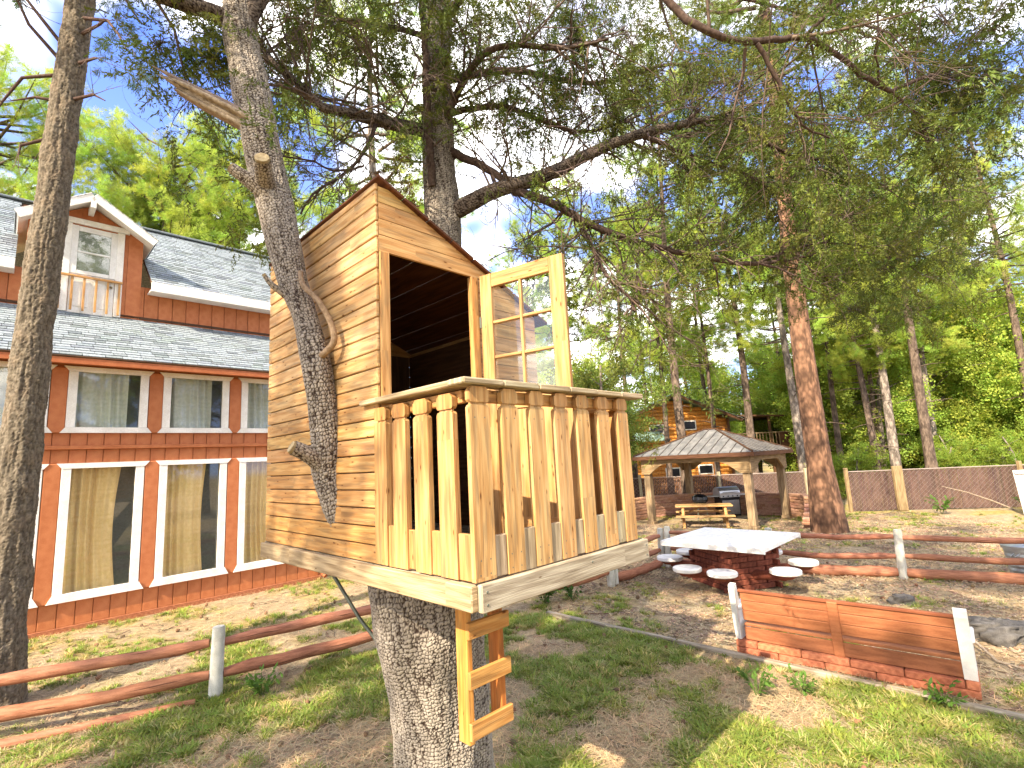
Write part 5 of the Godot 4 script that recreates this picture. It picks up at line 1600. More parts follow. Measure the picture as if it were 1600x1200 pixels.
# share of green growth at a spot, 0 to 1
func green_at(x: float, z: float) -> float:
	var p := n_patch.get_noise_2d(x, z)
	var f := n_fine.get_noise_2d(x, z)
	var g := 0.0
	var left_fence := (x - -3.89) * 0.58 + (z + 6.76) * 0.81    # >0 on the near side of the left fence
	if z < -12.4 + 0.5 * (x - 4.0) * -0.9 and x > 2.0:           # beyond the back rail fence
		g = 0.42 if x > 10.0 else 0.10
	elif yard_side(x, z) > 0.0 and x > 1.0:
		g = 0.05
	elif x < 0.2 and left_fence < 0.0:
		g = 0.38
	else:
		g = 0.58 if x > -1.0 else 0.53
	if x < 0.5 and absf(left_fence - 0.25) < 0.42: g += 0.35
	return clampf(g + p * 0.85 + f * 0.30, 0, 1)

func build_ground() -> void:
	rng.seed = 81
	n_patch = noise(FastNoiseLite.TYPE_SIMPLEX, 0.45, 3, 4)
	n_fine = noise(FastNoiseLite.TYPE_SIMPLEX, 2.4, 2, 5)
	var bump := noise(FastNoiseLite.TYPE_SIMPLEX, 0.9, 3, 6)
	var xs := PackedFloat32Array()
	var x := -15.0
	while x < 24.0: xs.append(x); x += 0.16
	var zs := PackedFloat32Array()
	var z := -26.0
	while z < 2.0: zs.append(z); z += 0.16
	var axs := [-420.0, -220.0, -110.0, -60.0, -35.0, -24.0]
	var X := PackedFloat32Array(axs); X.append_array(xs); X.append_array(PackedFloat32Array([30.0, 40.0, 60.0, 110.0, 220.0, 420.0]))
	var Z := PackedFloat32Array([-420.0, -220.0, -120.0, -80.0, -55.0, -40.0, -32.0]); Z.append_array(zs); Z.append_array(PackedFloat32Array([8.0, 20.0, 60.0, 200.0]))
	var nx := X.size()
	var nz := Z.size()
	var V := PackedVector3Array(); V.resize(nx * nz)
	var C := PackedColorArray(); C.resize(nx * nz)
	var N := PackedVector3Array(); N.resize(nx * nz)
	for j in nz:
		for i in nx:
			var q := j * nx + i
			var h := 0.022 * bump.get_noise_2d(X[i], Z[j]) - 0.006
			V[q] = Vector3(X[i], h, Z[j])
			var g := green_at(X[i], Z[j])
			var dry := clampf(0.5 + 0.9 * n_patch.get_noise_2d(X[i] * 1.7 + 40.0, Z[j] * 1.7), 0, 1)
			var c := Color(1.15, 1.06, 0.86).lerp(Color(1.85, 1.72, 1.25), dry)
			if yard_side(X[i], Z[j]) > 0.0 and X[i] > 1.0: c = Color(0.95, 0.86, 0.78).lerp(Color(1.35, 1.24, 1.1), dry)
			C[q] = c.lerp(Color(1.15, 1.4, 0.5), smoothstep(0.2, 0.8, g) * 0.85)
	for j in nz:
		for i in nx:
			var a := V[j * nx + mini(i + 1, nx - 1)] - V[j * nx + maxi(i - 1, 0)]
			var b := V[mini(j + 1, nz - 1) * nx + i] - V[maxi(j - 1, 0) * nx + i]
			N[j * nx + i] = b.cross(a).normalized()
	var I := PackedInt32Array()
	I.resize((nx - 1) * (nz - 1) * 6)
	var w := 0
	for j in nz - 1:
		for i in nx - 1:
			var a := j * nx + i
			I[w] = a; I[w + 1] = a + 1; I[w + 2] = a + nx + 1
			I[w + 3] = a; I[w + 4] = a + nx + 1; I[w + 5] = a + nx
			w += 6
	var arr := []
	arr.resize(Mesh.ARRAY_MAX)
	arr[Mesh.ARRAY_VERTEX] = V
	arr[Mesh.ARRAY_NORMAL] = N
	arr[Mesh.ARRAY_COLOR] = C
	arr[Mesh.ARRAY_INDEX] = I
	var m := ArrayMesh.new()
	m.add_surface_from_arrays(Mesh.PRIMITIVE_TRIANGLES, arr)
	# earth strewn with needles, straw and crumbs
	var sz := 1024
	var im := noise(FastNoiseLite.TYPE_SIMPLEX_SMOOTH, 0.012, 5, 8).get_seamless_image(sz, sz)
	im.convert(Image.FORMAT_RGB8)
	var hm := Image.create(sz, sz, false, Image.FORMAT_L8)
	var data := im.get_data()
	var a0 := Color(0.36, 0.28, 0.175)
	var a1 := Color(0.235, 0.177, 0.108)
	for i in sz * sz:
		var t := data[i * 3] / 255.0
		var c := a1.lerp(a0, smoothstep(0.25, 0.75, t + rng.randf_range(-0.12, 0.12))).linear_to_srgb()
		data[i * 3] = int(c.r * 255); data[i * 3 + 1] = int(c.g * 255); data[i * 3 + 2] = int(c.b * 255)
	im = Image.create_from_data(sz, sz, false, Image.FORMAT_RGB8, data)
	hm.fill(Color(0.4, 0.4, 0.4))
	for k in 9000:
		var p := Vector2(rng.randf() * sz, rng.randf() * sz)
		var ang := rng.randf() * TAU
		var l := rng.randi_range(4, 38)
		var d := Vector2(cos(ang), sin(ang))
		var tone: Color = [Color(0.50, 0.40, 0.25), Color(0.40, 0.30, 0.19), Color(0.22, 0.145, 0.09), Color(0.60, 0.52, 0.38), Color(0.15, 0.10, 0.07)][rng.randi() % 5]
		var s := tone.linear_to_srgb()
		var hh := rng.randf_range(0.55, 1.0)
		var curl := rng.randf_range(-0.02, 0.02)
		for i in l:
			p += d
			d = d.rotated(curl)
			var ix := posmod(int(p.x), sz)
			var iy := posmod(int(p.y), sz)
			im.set_pixel(ix, iy, s)
			hm.set_pixel(ix, iy, Color(hh, hh, hh))
			if l < 14: im.set_pixel((ix + 1) % sz, iy, s)
	var gm := mat("earth", Color.WHITE, 0.95)
	gm.metallic_specular = 0.15
	gm.albedo_texture = tex_of(im)
	gm.uv1_triplanar = true
	gm.uv1_world_triplanar = true
	gm.uv1_scale = Vector3(0.42, 0.42, 0.42)
	gm.heightmap_enabled = true
	gm.heightmap_texture = tex_of(hm)
	gm.heightmap_scale = 0.9
	var o := put("ground", m, gm, self)
	o.set_meta("kind", "structure")
	tag(o, "dry earth strewn with pine needles and thin grass under everything", "ground")

func blades(sd: int, n: int, h: float, w: float, spread: float, flop: float) -> ArrayMesh:
	var r := RandomNumberGenerator.new(); r.seed = sd
	var mb := MB.new()
	for k in n:
		var a := r.randf() * TAU
		var o := Vector3(cos(a), 0, sin(a))
		var p0 := o * spread * r.randf()
		var hh := h * r.randf_range(0.5, 1.1)
		var lean := flop * r.randf_range(0.3, 1.2)
		var side := Vector3(-sin(a), 0, cos(a)).rotated(Vector3.UP, r.randf_range(-0.6, 0.6)) * w * r.randf_range(0.6, 1.2)
		var prev := p0
		var pw := 1.0
		var g := r.randf_range(0.7, 1.3)
		var col := Color(g * r.randf_range(0.9, 1.2), g, g * 0.85)
		for s in 3:
			var f := (s + 1) / 3.0
			var q := p0 + Vector3(0, hh * (f - 0.42 * lean * f * f), 0) + o * hh * lean * f * f
			var nw := 1.0 - f * f * 0.98
			var nn := (side.cross(q - prev).normalized() + Vector3.UP * 0.6).normalized()
			mb.vert(prev + side * pw, nn, Vector2.ZERO, col); mb.vert(prev - side * pw, nn, Vector2.ZERO, col); mb.vert(q - side * nw, nn, Vector2.ZERO, col)
			if s < 2:
				mb.vert(prev + side * pw, nn, Vector2.ZERO, col); mb.vert(q - side * nw, nn, Vector2.ZERO, col); mb.vert(q + side * nw, nn, Vector2.ZERO, col)
			prev = q
			pw = nw
	return mb.mesh()

func litter(sd: int, n: int, l: float, w: float, thick: bool) -> ArrayMesh:
	var r := RandomNumberGenerator.new(); r.seed = sd
	var mb := MB.new()
	for k in n:
		var p := Vector3(r.randf_range(-0.22, 0.22), r.randf_range(0.004, 0.02), r.randf_range(-0.22, 0.22))
		var a := r.randf() * TAU
		var d := Vector3(cos(a), r.randf_range(-0.1, 0.16), sin(a))
		var g := r.randf_range(0.6, 1.3)
		var col := Color(g, g * r.randf_range(0.9, 1.05), g * r.randf_range(0.8, 1.05))
		if thick:
			mb.box(Vector3(l * r.randf_range(0.4, 1.2), 0.008, w * r.randf_range(0.5, 1.3)), p, Basis(Vector3.UP, a) * Basis(Vector3.BACK, r.randf_range(-0.3, 0.3)), 0.0, col, Vector2.ZERO)
		else:
			var ll := l * r.randf_range(0.5, 1.2)
			var side := Vector3(-sin(a), 0, cos(a)) * w
			var m1 := p + d * ll * 0.5 + side * r.randf_range(-3, 3) + Vector3(0, 0.006, 0)
			var e := p + d * ll
			var nn := Vector3.UP
			mb.vert(p + side, nn, Vector2.ZERO, col); mb.vert(p - side, nn, Vector2.ZERO, col); mb.vert(m1 - side, nn, Vector2.ZERO, col)
			mb.vert(p + side, nn, Vector2.ZERO, col); mb.vert(m1 - side, nn, Vector2.ZERO, col); mb.vert(m1 + side, nn, Vector2.ZERO, col)
			mb.vert(m1 + side, nn, Vector2.ZERO, col); mb.vert(m1 - side, nn, Vector2.ZERO, col); mb.vert(e, nn, Vector2.ZERO, col)
	return mb.mesh()

func clear_spot(x: float, z: float) -> bool:
	# inside the cabin, the trunk, the table base or the bench base
	var r := Vector2(x + 7.53, z + 11.0)
	var off_wall := r.x * 0.712 + r.y * 0.702
	if off_wall < 0.05 and x < 0.5: return false
	if Vector2(x + 0.66, z + 4.28).length() < 0.45: return false
	if Vector2(x + 6.54, z + 6.8).length() < 0.46: return false
	if Vector2(x - 4.37, z + 10.9).length() < 0.8: return false
	return true

func build_grass() -> void:
	rng.seed = 91
	var gx := [[], [], []]
	var gc := [[], [], []]
	var tries := 0
	while gx[0].size() + gx[1].size() + gx[2].size() < 32000 and tries < 300000:
		tries += 1
		var dist := rng.randf_range(2.2, 24.0)
		if rng.randf() < 0.55: dist = rng.randf_range(2.4, 10.0)
		var a := rng.randf_range(-0.95, 0.95)
		var x := dist * sin(a) * 1.05
		var z := -dist * cos(a)
		if not clear_spot(x, z): continue
		var g := green_at(x, z)
		if rng.randf() > smoothstep(0.2, 0.85, g): continue
		var w := 0 if rng.randf() < 0.45 else (1 if rng.randf() < 0.6 else 2)
		var s := rng.randf_range(0.55, 1.15) * (0.75 + 0.5 * g)
		gx[w].append(Transform3D(Basis(Vector3.UP, rng.randf() * TAU).scaled(Vector3.ONE * s), Vector3(x, 0.0, z)))
		var c := Color(0.225, 0.295, 0.055)
		if rng.randf() < 0.2: c = Color(0.45, 0.40, 0.17)
		gc[w].append(leafcol(c, 0.3))
	var root := thing("grass", "patchy green grass over the yard and the near ground", "grass", Vector3.ZERO)
	root.set_meta("kind", "stuff")
	for w in 3:
		scatter("tufts", root, [blades(1, 16, 0.12, 0.0055, 0.06, 0.9), blades(2, 22, 0.075, 0.0035, 0.07, 1.1), blades(3, 9, 0.10, 0.012, 0.03, 1.2)][w], M["grass"], gx[w], gc[w])
	# dry straw and needles
	var sx := []; var sc := []
	tries = 0
	while sx.size() < 11000 and tries < 60000:
		tries += 1
		var dist := rng.randf_range(2.2, 16.0)
		if rng.randf() < 0.5: dist = rng.randf_range(2.4, 8.0)
		var a := rng.randf_range(-0.95, 0.95)
		var x := dist * sin(a) * 1.05
		var z := -dist * cos(a)
		if not clear_spot(x, z): continue
		if yard_side(x, z) > 0 and x > 1.0 and rng.randf() < 0.7: continue
		sx.append(Transform3D(Basis(Vector3.UP, rng.randf() * TAU).scaled(Vector3(1, rng.randf_range(0.8, 1.6), 1)), Vector3(x, -0.002, z)))
		sc.append(leafcol(Color(0.50, 0.39, 0.22), 0.35))
	var s2 := thing("straw", "dry straw, cones and fallen pine needles strewn on the ground", "straw", Vector3.ZERO)
	s2.set_meta("kind", "stuff")
	scatter("strands", s2, litter(4, 20, 0.15, 0.0022, false), M["straw"], sx, sc)
	# cones and broken twigs
	var pc := MB.new()
	pc.lathe([Vector2(0.0, 0.0), Vector2(0.022, 0.008), Vector2(0.030, 0.022), Vector2(0.026, 0.030), Vector2(0.031, 0.034), Vector2(0.022, 0.048), Vector2(0.024, 0.052), Vector2(0.010, 0.068), Vector2(0.0, 0.072)], 9, Vector3.ZERO, Color.WHITE)
	var wt := MB.new()
	var wr := RandomNumberGenerator.new(); wr.seed = 5
	var wp := [Vector3(-0.16, 0.01, 0)]
	for m in 5: wp.append(wp[m] + Vector3(0.07, wr.randf_range(-0.006, 0.008), wr.randf_range(-0.03, 0.03)))
	wt.tube(wp, [0.006, 0.006, 0.005, 0.004, 0.003, 0.001], 5, Color.WHITE, false)
	wt.tube([wp[2], wp[2] + Vector3(0.05, 0.02, 0.05), wp[2] + Vector3(0.09, 0.02, 0.09)], [0.003, 0.002, 0.001], 4, Color.WHITE, false)
	var px := []; var pq := []; var bx := []; var bq := []
	for k in 1500:
		var dist := rng.randf_range(2.4, 15.0)
		var a := rng.randf_range(-0.95, 0.95)
		var x := dist * sin(a) * 1.05
		var z := -dist * cos(a)
		if not clear_spot(x, z): continue
		if k % 4 == 0:
			px.append(Transform3D(aim(rnd3() + Vector3(0, 0.2, 0), rng.randf() * TAU, rng.randf_range(0.7, 1.2)), Vector3(x, 0.018, z)))
			pq.append(leafcol(Color(0.16, 0.095, 0.05), 0.3))
		else:
			bx.append(Transform3D(Basis(Vector3.UP, rng.randf() * TAU).scaled(Vector3.ONE * rng.randf_range(0.5, 1.5)), Vector3(x, 0.0, z)))
			bq.append(leafcol(Color(0.20, 0.14, 0.09), 0.5))
	scatter("cones", s2, pc.mesh(), M["straw"], px, pq)
	scatter("twigs", s2, wt.mesh(), M["straw"], bx, bq)
	# wood chips and cone scales on the yard
	var cx := []; var cc := []
	tries = 0
	while cx.size() < 3600 and tries < 60000:
		tries += 1
		var x := rng.randf_range(0.5, 15.0)
		var z := rng.randf_range(-20.0, -4.0)
		if not clear_spot(x, z) or yard_side(x, z) < 0.2: continue
		cx.append(Transform3D(Basis(Vector3.UP, rng.randf() * TAU), Vector3(x, 0.0, z)))
		cc.append(leafcol(Color(0.34, 0.26, 0.18), 0.5))
	var s3 := thing("wood_chips", "small wood chips and crumbs strewn over the dirt yard", "wood chips", Vector3.ZERO)
	s3.set_meta("kind", "stuff")
	scatter("chips", s3, litter(6, 16, 0.05, 0.022, true), M["straw"], cx, cc)

func build_plants() -> void:
	rng.seed = 101
	var spots := [
		[Vector3(2.55, 0, -6.1), 0.26, "bright leafy weed left of the other by the bench's brick base"],
		[Vector3(3.05, 0, -6.08), 0.22, "bright leafy weed right of the other by the bench's brick base"],
		[Vector3(4.25, 0, -5.65), 0.24, "leafy weed at the front right corner of the bench"],
		[Vector3(0.39, 0, -10.1), 0.34, "dark green bushy weed at the far end of the edging timber"],
		[Vector3(0.95, 0, -10.3), 0.30, "dark green bushy weed beside the white post under the balcony"],
		[Vector3(-3.3, 0, -6.75), 0.28, "leafy weed at the foot of the pale left fence post"],
		[Vector3(15.3, 0, -18.9), 0.55, "tall pale weed before the wide wooden fence post"],
		[Vector3(18.0, 0, -18.4), 0.6, "straggly bush before the brown fence at the right"]]
	for s in spots:
		var t := thing("weed", s[2], "plant", s[0], 0.0, "weeds about the yard")
		var h: float = s[1]
		var st := MB.new()
		var lf := MB.new()
		for k in 12:
			var a := rng.randf() * TAU
			var o := Vector3(cos(a), 0, sin(a))
			var tip := o * h * rng.randf_range(0.3, 0.9) + Vector3(0, h * rng.randf_range(0.6, 1.1), 0)
			var mid := tip * 0.5 + Vector3(0, h * 0.15, 0)
			st.tube([Vector3(0, -0.02, 0), mid, tip], [0.005, 0.004, 0.002], 4, Color(0.12, 0.17, 0.04), false)
			for j in 9:
				var f := 0.25 + 0.75 * j / 8.0
				var p := (Vector3.ZERO.lerp(mid, f * 2.0)) if f < 0.5 else mid.lerp(tip, f * 2.0 - 1.0)
				var d := (o + rnd3() * 0.9 + Vector3(0, 0.2, 0)).normalized()
				var g := rng.randf_range(0.75, 1.3)
				var cb := Color(0.10, 0.19, 0.03) if s[0].x > 1.5 or s[0].x < 0 else Color(0.05, 0.11, 0.02)
				leaf_blade(lf, p, d, d.cross(Vector3.UP + rnd3() * 0.4).normalized(), h * rng.randf_range(0.22, 0.4), h * rng.randf_range(0.045, 0.085), cb * g)
		var sm := put("stems", st.mesh(), M["grass"], t)
		sm.set_meta("kind", "stuff")
		var lm := put("leaves", lf.mesh(), M["grass"], t)
		lm.set_meta("kind", "stuff")
	rock("dark rounded rock in the dirt behind the bench", Vector3(6.42, 0.03, -9.1), Vector3(0.36, 0.26, 0.3), 3)
	rock("larger flat topped boulder right of the bench's far end", Vector3(6.45, 0.03, -7.4), Vector3(0.9, 0.5, 0.7), 4)
	var k := thing("stick", "bare bent stick on the ground beside the bench", "stick", Vector3(5.75, 0, -6.7))
	rod("stem", k, M["dead_wood"], [Vector3(0.25, 0.25, -0.7), Vector3(0.05, 0.12, -0.3), Vector3(-0.05, 0.03, 0.1), Vector3(0.1, 0.02, 0.45)], 0.022, 0.012, 7)
	var k2 := thing("stick", "thin pale stick on the grass left of the big trunk", "stick", Vector3(-2.3, 0, -7.2))
	rod("stem", k2, M["dead_wood"], [Vector3(-0.6, 0.02, 0.12), Vector3(0, 0.035, 0), Vector3(0.6, 0.02, -0.1)], 0.010, 0.007, 6, Color(1.6, 1.5, 1.4))
	var k3 := thing("fallen_branch", "bare pale branch leaning on the brown fence at the right", "branch", Vector3(17.0, 0, -19.3))
	rod("stem", k3, M["dead_wood"], [Vector3(-1.3, 0.95, 0.1), Vector3(-0.5, 0.7, 0.2), Vector3(0.3, 0.35, 0.3), Vector3(0.9, 0.03, 0.4)], 0.012, 0.03, 7, Color(1.3, 1.3, 1.3))

# ------------------------------------------------------------------ pines
func build_left_pine() -> void:
	rng.seed = 111
	var b := Vector3(-6.54, 0, -6.8)
	var t := thing("near_pine", "near tall pine with rough brown plated trunk at the left edge", "pine tree", b)
	var pts := [Vector3(-6.69, -0.15, -6.8), Vector3(-6.67, 1.6, -6.8), Vector3(-6.62, 4.47, -6.8), Vector3(-6.49, 7.34, -6.8), Vector3(-6.35, 10.11, -6.8), Vector3(-6.27, 12.5, -6.8), Vector3(-6.2, 17.0, -6.8), Vector3(-6.2, 21.0, -6.8)]
	for i in pts.size(): pts[i] -= b
	put("trunk", bark_mesh(pts.slice(0, 6), [0.262, 0.225, 0.205, 0.19, 0.175, 0.155], 0.0125, 1, 61, 0.10), M["bark"], t)
	put("upper_trunk", bark_mesh(pts.slice(5), [0.152, 0.10, 0.03], 0.04, 1, 62), M["bark"], t)
	var tw := [
		[Vector3(-6.59,8.98,-6.6), Vector3(-6.80,9.42,-6.5), Vector3(-6.94,9.76,-6.45), Vector3(-6.97,10.32,-6.4)],
		[Vector3(-6.62,8.92,-6.75), Vector3(-7.03,8.73,-6.7), Vector3(-7.23,8.32,-6.65), Vector3(-7.33,7.96,-6.6)],
		[Vector3(-6.62,8.45,-6.75), Vector3(-6.86,8.44,-6.75), Vector3(-7.15,8.36,-6.7)],
		[Vector3(-6.2,8.47,-6.7), Vector3(-5.90,8.35,-6.65), Vector3(-5.68,8.20,-6.6)],
		[Vector3(-6.2,9.05,-6.7), Vector3(-5.92,8.95,-6.65), Vector3(-5.85,8.9,-6.6)],
		[Vector3(-6.2,9.51,-6.7), Vector3(-5.88,9.52,-6.65), Vector3(-5.76,9.53,-6.6)],
		[Vector3(-6.2,9.9,-6.7), Vector3(-5.73,9.52,-6.6), Vector3(-5.52,9.24,-6.55), Vector3(-5.34,8.93,-6.5)],
		[Vector3(-6.54,9.24,-6.6), Vector3(-6.72,9.64,-6.5), Vector3(-6.94,9.98,-6.4), Vector3(-7.08,10.44,-6.3)],
		[Vector3(-6.66,7.92,-6.6), Vector3(-6.80,7.52,-6.55), Vector3(-6.76,7.35,-6.5)]]
	tw_mesh = MB.new()
	for w in tw:
		var q := []
		for p in w: q.append(p - b)
		q[0] = Vector3(-6.43, w[0].y - 0.08, -6.8) - b
		rod("dead_branch", t, M["twig"], q, 0.030, 0.008, 7, Color(0.6, 0.5, 0.5))
		for k in 3:
			var i := rng.randi_range(1, q.size() - 1)
			twigs_from(q[i], (q[i] - q[i - 1]) + rnd3() * 0.4, rng.randf_range(0.3, 0.7), 0.007, 1, 0.0)
	var xs := []; var cs := []
	for k in 120:
		var a := rng.randf() * TAU
		var y := rng.randf_range(10.6, 20.5)
		var l := lerpf(2.8, 0.8, (y - 10.6) / 10.0) * rng.randf_range(0.5, 1.0)
		var o := Vector3(cos(a), 0.2, sin(a))
		var p := Vector3(0.25, y, 0) + o * l
		if k % 2: tw_mesh.tube([Vector3(0.25, y - 0.2, 0), Vector3(0.25, y, 0) + o * l * 0.5, p], [0.05, 0.03, 0.01], 5, Color.WHITE, false)
		for j in 3:
			xs.append(Transform3D(aim(o + rnd3() * 0.9, rng.randf() * TAU, rng.randf_range(0.7, 1.0)), p + rnd3() * 0.4))
			cs.append(leafcol(Color(0.075, 0.13, 0.03), 0.3))
	for p in [Vector3(-7.2, 9.5, -6.2), Vector3(-6.85, 9.75, -6.2), Vector3(-7.35, 9.2, -6.3), Vector3(-7.5, 9.0, -6.4)]:
		for j in 2:
			xs.append(Transform3D(aim(rnd3() + Vector3(-0.5, -0.3, 0), rng.randf() * TAU, 0.5), p - b + rnd3() * 0.15))
			cs.append(leafcol(Color(0.06, 0.10, 0.03), 0.3))
	var tm := put("twigs", tw_mesh.mesh(), M["twig"], t)
	tm.set_meta("kind", "stuff")
	scatter("foliage", t, cache["bough_a"], M["pine_needle"], xs, cs)

func build_forest() -> void:
	var green := Color(0.255, 0.36, 0.06)
	var lime := Color(0.40, 0.52, 0.10)
	var dark := Color(0.16, 0.225, 0.05)
	# four kinds of pine and three of oak; the first of each stands where it is needed
	var P := []
	P.append(make_pine("pine_tree", "grey trunked pine behind the right end of the log cabin deck", 21.0, 0.24, 9.5, 2.8, "bark_grey", 201, lime, 1.0))
	P.append(make_pine("pine_tree", "pine with pale sunlit trunk just left of the red barked pine", 19.0, 0.25, 8.0, 3.0, "bark_pale", 202, lime, 1.0))
	P.append(make_pine("pine_tree", "slender dark trunked pine right of the red barked pine", 17.0, 0.17, 7.0, 2.2, "bark_grey", 203, lime, 0.9))
	P.append(make_pine("pine_tree", "bushy pine rising behind the cabin roof between the left trunk and the leaning limb", 15.5, 0.26, 4.0, 4.2, "bark_grey", 204, lime, 2.4))
	P[0].transform = Transform3D(Basis(Vector3.UP, 0.3), Vector3(12.9, 0, -28.0))
	P[1].transform = Transform3D(Basis(Vector3.UP, 1.3), Vector3(14.5, 0, -26.0))
	P[2].transform = Transform3D(Basis(Vector3.UP, 2.3), Vector3(17.1, 0, -27.0))
	P[3].transform = Transform3D(Basis(Vector3.UP, 0.0).scaled(Vector3(1.15, 1.22, 1.15)), Vector3(-16.0, 0, -22.5))
	var red := make_pine("red_barked_pine", "large pine with orange red plated trunk at the right end of the gazebo", 25.0, 0.40, 13.0, 3.0, "bark_red", 205, green, 0.7)
	red.position = Vector3(9.75, 0, -16.5)
	var list := [
		[0, 7.9, -24.0, 1.0, "pine with dark trunk rising in front of the log cabin's gable peak"],
		[2, 13.1, -34.0, 1.1, "thin pine over the left half of the log cabin roof"],
		[2, 11.7, -30.0, 1.0, "thin pine over the right slope of the log cabin roof"],
		[2, 9.5, -36.0, 1.1, "thin pine behind the left end of the log cabin"],
		[2, 5.9, -25.6, 0.95, "dark thin trunk between the brown fence and the log cabin's lower roof"],
		[2, 8.9, -30.0, 1.05, "dark thin trunk against the log cabin's orange gable"],
		[2, 19.1, -36.0, 1.1, "thin far pine left of the pale trunked pine"],
		[2, 11.3, -18.9, 0.95, "dark trunk standing close behind the red barked pine"],
		[1, 20.3, -30.0, 0.8, "pale thin pine in the gap right of the red barked pine"],
		[2, 19.1, -27.0, 0.9, "short dark trunk left of the twin pines beyond the fence"],
		[1, 18.4, -25.0, 0.95, "sunlit pale trunk beyond the wide wooden fence post"],
		[0, 19.0, -23.6, 1.0, "thicker dark trunk of the two close pines beyond the fence"],
		[1, 21.3, -26.0, 0.9, "paler trunk of the two close pines beyond the fence"],
		[1, 29.9, -32.0, 1.15, "thick pale pine deep in the woods at the right"],
		[0, 25.4, -25.0, 0.95, "pine near the right edge of the picture behind the fence"],
		[1, -4.55, -17.5, 1.1, "pale trunk rising between the leaning limb and the main stem"],
		[3, -13.4, -24.0, 1.12, "bright pine crown over the cabin roof left of the leaning limb"],
		[3, -21.5, -19.5, 1.2, "tall pine crown at the left edge of the picture beyond the cabin"],
		[3, -19.8, -26.0, 1.2, "pine crown far behind the dormer"],
		[0, -5.5, -36.0, 1.0, "pine far behind the tree house roof"],
		[2, 1.3, -30.0, 1.0, "thin pine right of the open glazed door"],
		[0, 3.9, -33.0, 1.0, "pine trunk just right of the open door's free edge"]]
	for e in list:
		rng.seed = int(e[1] * 31 + 1000)
		var s: float = e[3]
		copy(P[e[0]], "pine_tree", e[4], Vector3(e[1], 0, e[2]), rng.randf() * TAU, Vector3(s, s * rng.randf_range(0.95, 1.1), s), "pines round the yard")
	# leafy trees
	var O := []
	O.append(make_oak("leafy_tree", "bright green leafy tree behind the log cabin deck", 8.5, 2.6, 0.9, 301, lime))
	O.append(make_oak("leafy_tree", "bright green leafy tree at the right edge behind the brown fence", 10.5, 3.0, 1.6, 302, lime))
	O.append(make_oak("leafy_tree", "low leafy tree in the gap beyond the wide fence post", 6.5, 2.3, 0.4, 303, green))
	O[0].position = Vector3(17.5, 0, -37.0)
	O[1].position = Vector3(27.5, 0, -27.0)
	O[2].position = Vector3(22.0, 0, -30.5)
	var low := [
		[2, 24.4, -28.5, 0.9, "bright leafy bush behind the fence near the leaning pale branch"],
		[0, 26.8, -24.6, 0.75, "leafy tree overhanging the brown fence at the right edge"],
		[2, 20.6, -36.0, 1.0, "leafy bush deep in the gap right of the red barked pine"],
		[1, 30.5, -29.5, 0.9, "tall leafy tree before the pale trailer"]]
	for k in 26:
		var z := rng.randf_range(-27.0, -46.0)
		var x := -z * rng.randf_range(0.50, 1.05)
		if absf(x - 12.0) < 5.5 and z > -34.0: x += 9.0
		low.append([k % 3, x, z, rng.randf_range(0.8, 1.35), "sunlit lime green leafy tree between the slender trunks behind the brown fence"])
	for k in 8:
		low.append([2, 15.0 + 1.55 * k + rng.randf_range(-0.5, 0.5), -23.6 - rng.randf_range(0.0, 3.0), rng.randf_range(0.38, 0.55), "low sunlit bush close behind the brown fence"])
	for k in 8:
		low.append([k % 3, -2.0 + 2.3 * k + rng.randf_range(-0.8, 0.8), rng.randf_range(-41.0, -52.0), rng.randf_range(1.1, 1.5), "sunlit leafy tree behind the log cabin"])
	for e in low:
		rng.seed = int(e[1] * 57 + 3000)
		var s: float = e[3]
		copy(O[e[0]], "leafy_tree", e[4], Vector3(e[1], 0, e[2]), rng.randf() * TAU, Vector3(s, s, s), "leafy growth behind the brown fence")
	rng.seed = 1818
	for k in 9:
		var a := 0.2 + 1.25 * k / 8.0
		var d := rng.randf_range(15.0, 26.0)
		copy(O[k % 3] if k % 2 else P[k % 4], "leafy_tree" if k % 2 else "pine_tree", ("leafy tree" if k % 2 else "pine") + " behind the viewpoint on the right, mirrored in the cabin windows", Vector3(d * cos(a), 0, d * sin(a)), rng.randf() * TAU, Vector3.ONE * 1.1, "trees behind the viewpoint")
	rng.seed = 1717
	# two pines stand behind the photographer and dapple the light
	copy(P[1], "pine_tree", "tall pine behind the viewpoint on the left, shading the tree house wall", Vector3(-9.6, 0, 5.6), 0.7, Vector3(1.0, 0.95, 1.0), "pines behind the viewpoint")
	copy(P[0], "pine_tree", "tall pine further behind the viewpoint, shading the near grass", Vector3(-3.2, 0, 9.5), 2.7, Vector3(1.1, 0.9, 1.1), "pines behind the viewpoint")
	var slim := []
	for k in 15:
		var z := -24.5 - 1.9 * k + rng.randf_range(-0.8, 0.8)
		slim.append(Vector3(-z * rng.randf_range(0.60, 0.98), 0, z))
	slim.sort_custom(func(a, b): return a.x / -a.z < b.x / -b.z)
	var nth := ["first", "second", "third", "fourth", "fifth", "sixth", "seventh", "eighth", "ninth", "tenth", "eleventh", "twelfth", "thirteenth", "fourteenth", "fifteenth"]
	for k in slim.size():
		copy(P[2] if k % 3 else P[1], "pine_tree", "slender pine in the woods behind the fence, %s from the left" % nth[k], slim[k], rng.randf() * TAU, Vector3.ONE * rng.randf_range(0.75, 1.05), "slender pines in the sunlit woods")
	# pines of the far wood
	for k in 18:
		var z := rng.randf_range(-38.0, -95.0)
		var x := rng.randf_range(-0.45, 1.35) * -z
		var s := rng.randf_range(0.9, 1.25)
		if absf(x - 10.0) < 6.0 and z > -42.0: continue
		copy(P[rng.randi() % 3], "pine_tree", "pine trunk among many far back in the woods behind the yard", Vector3(x, 0, z), rng.randf() * TAU, Vector3(s, s, s), "pines far back in the woods")
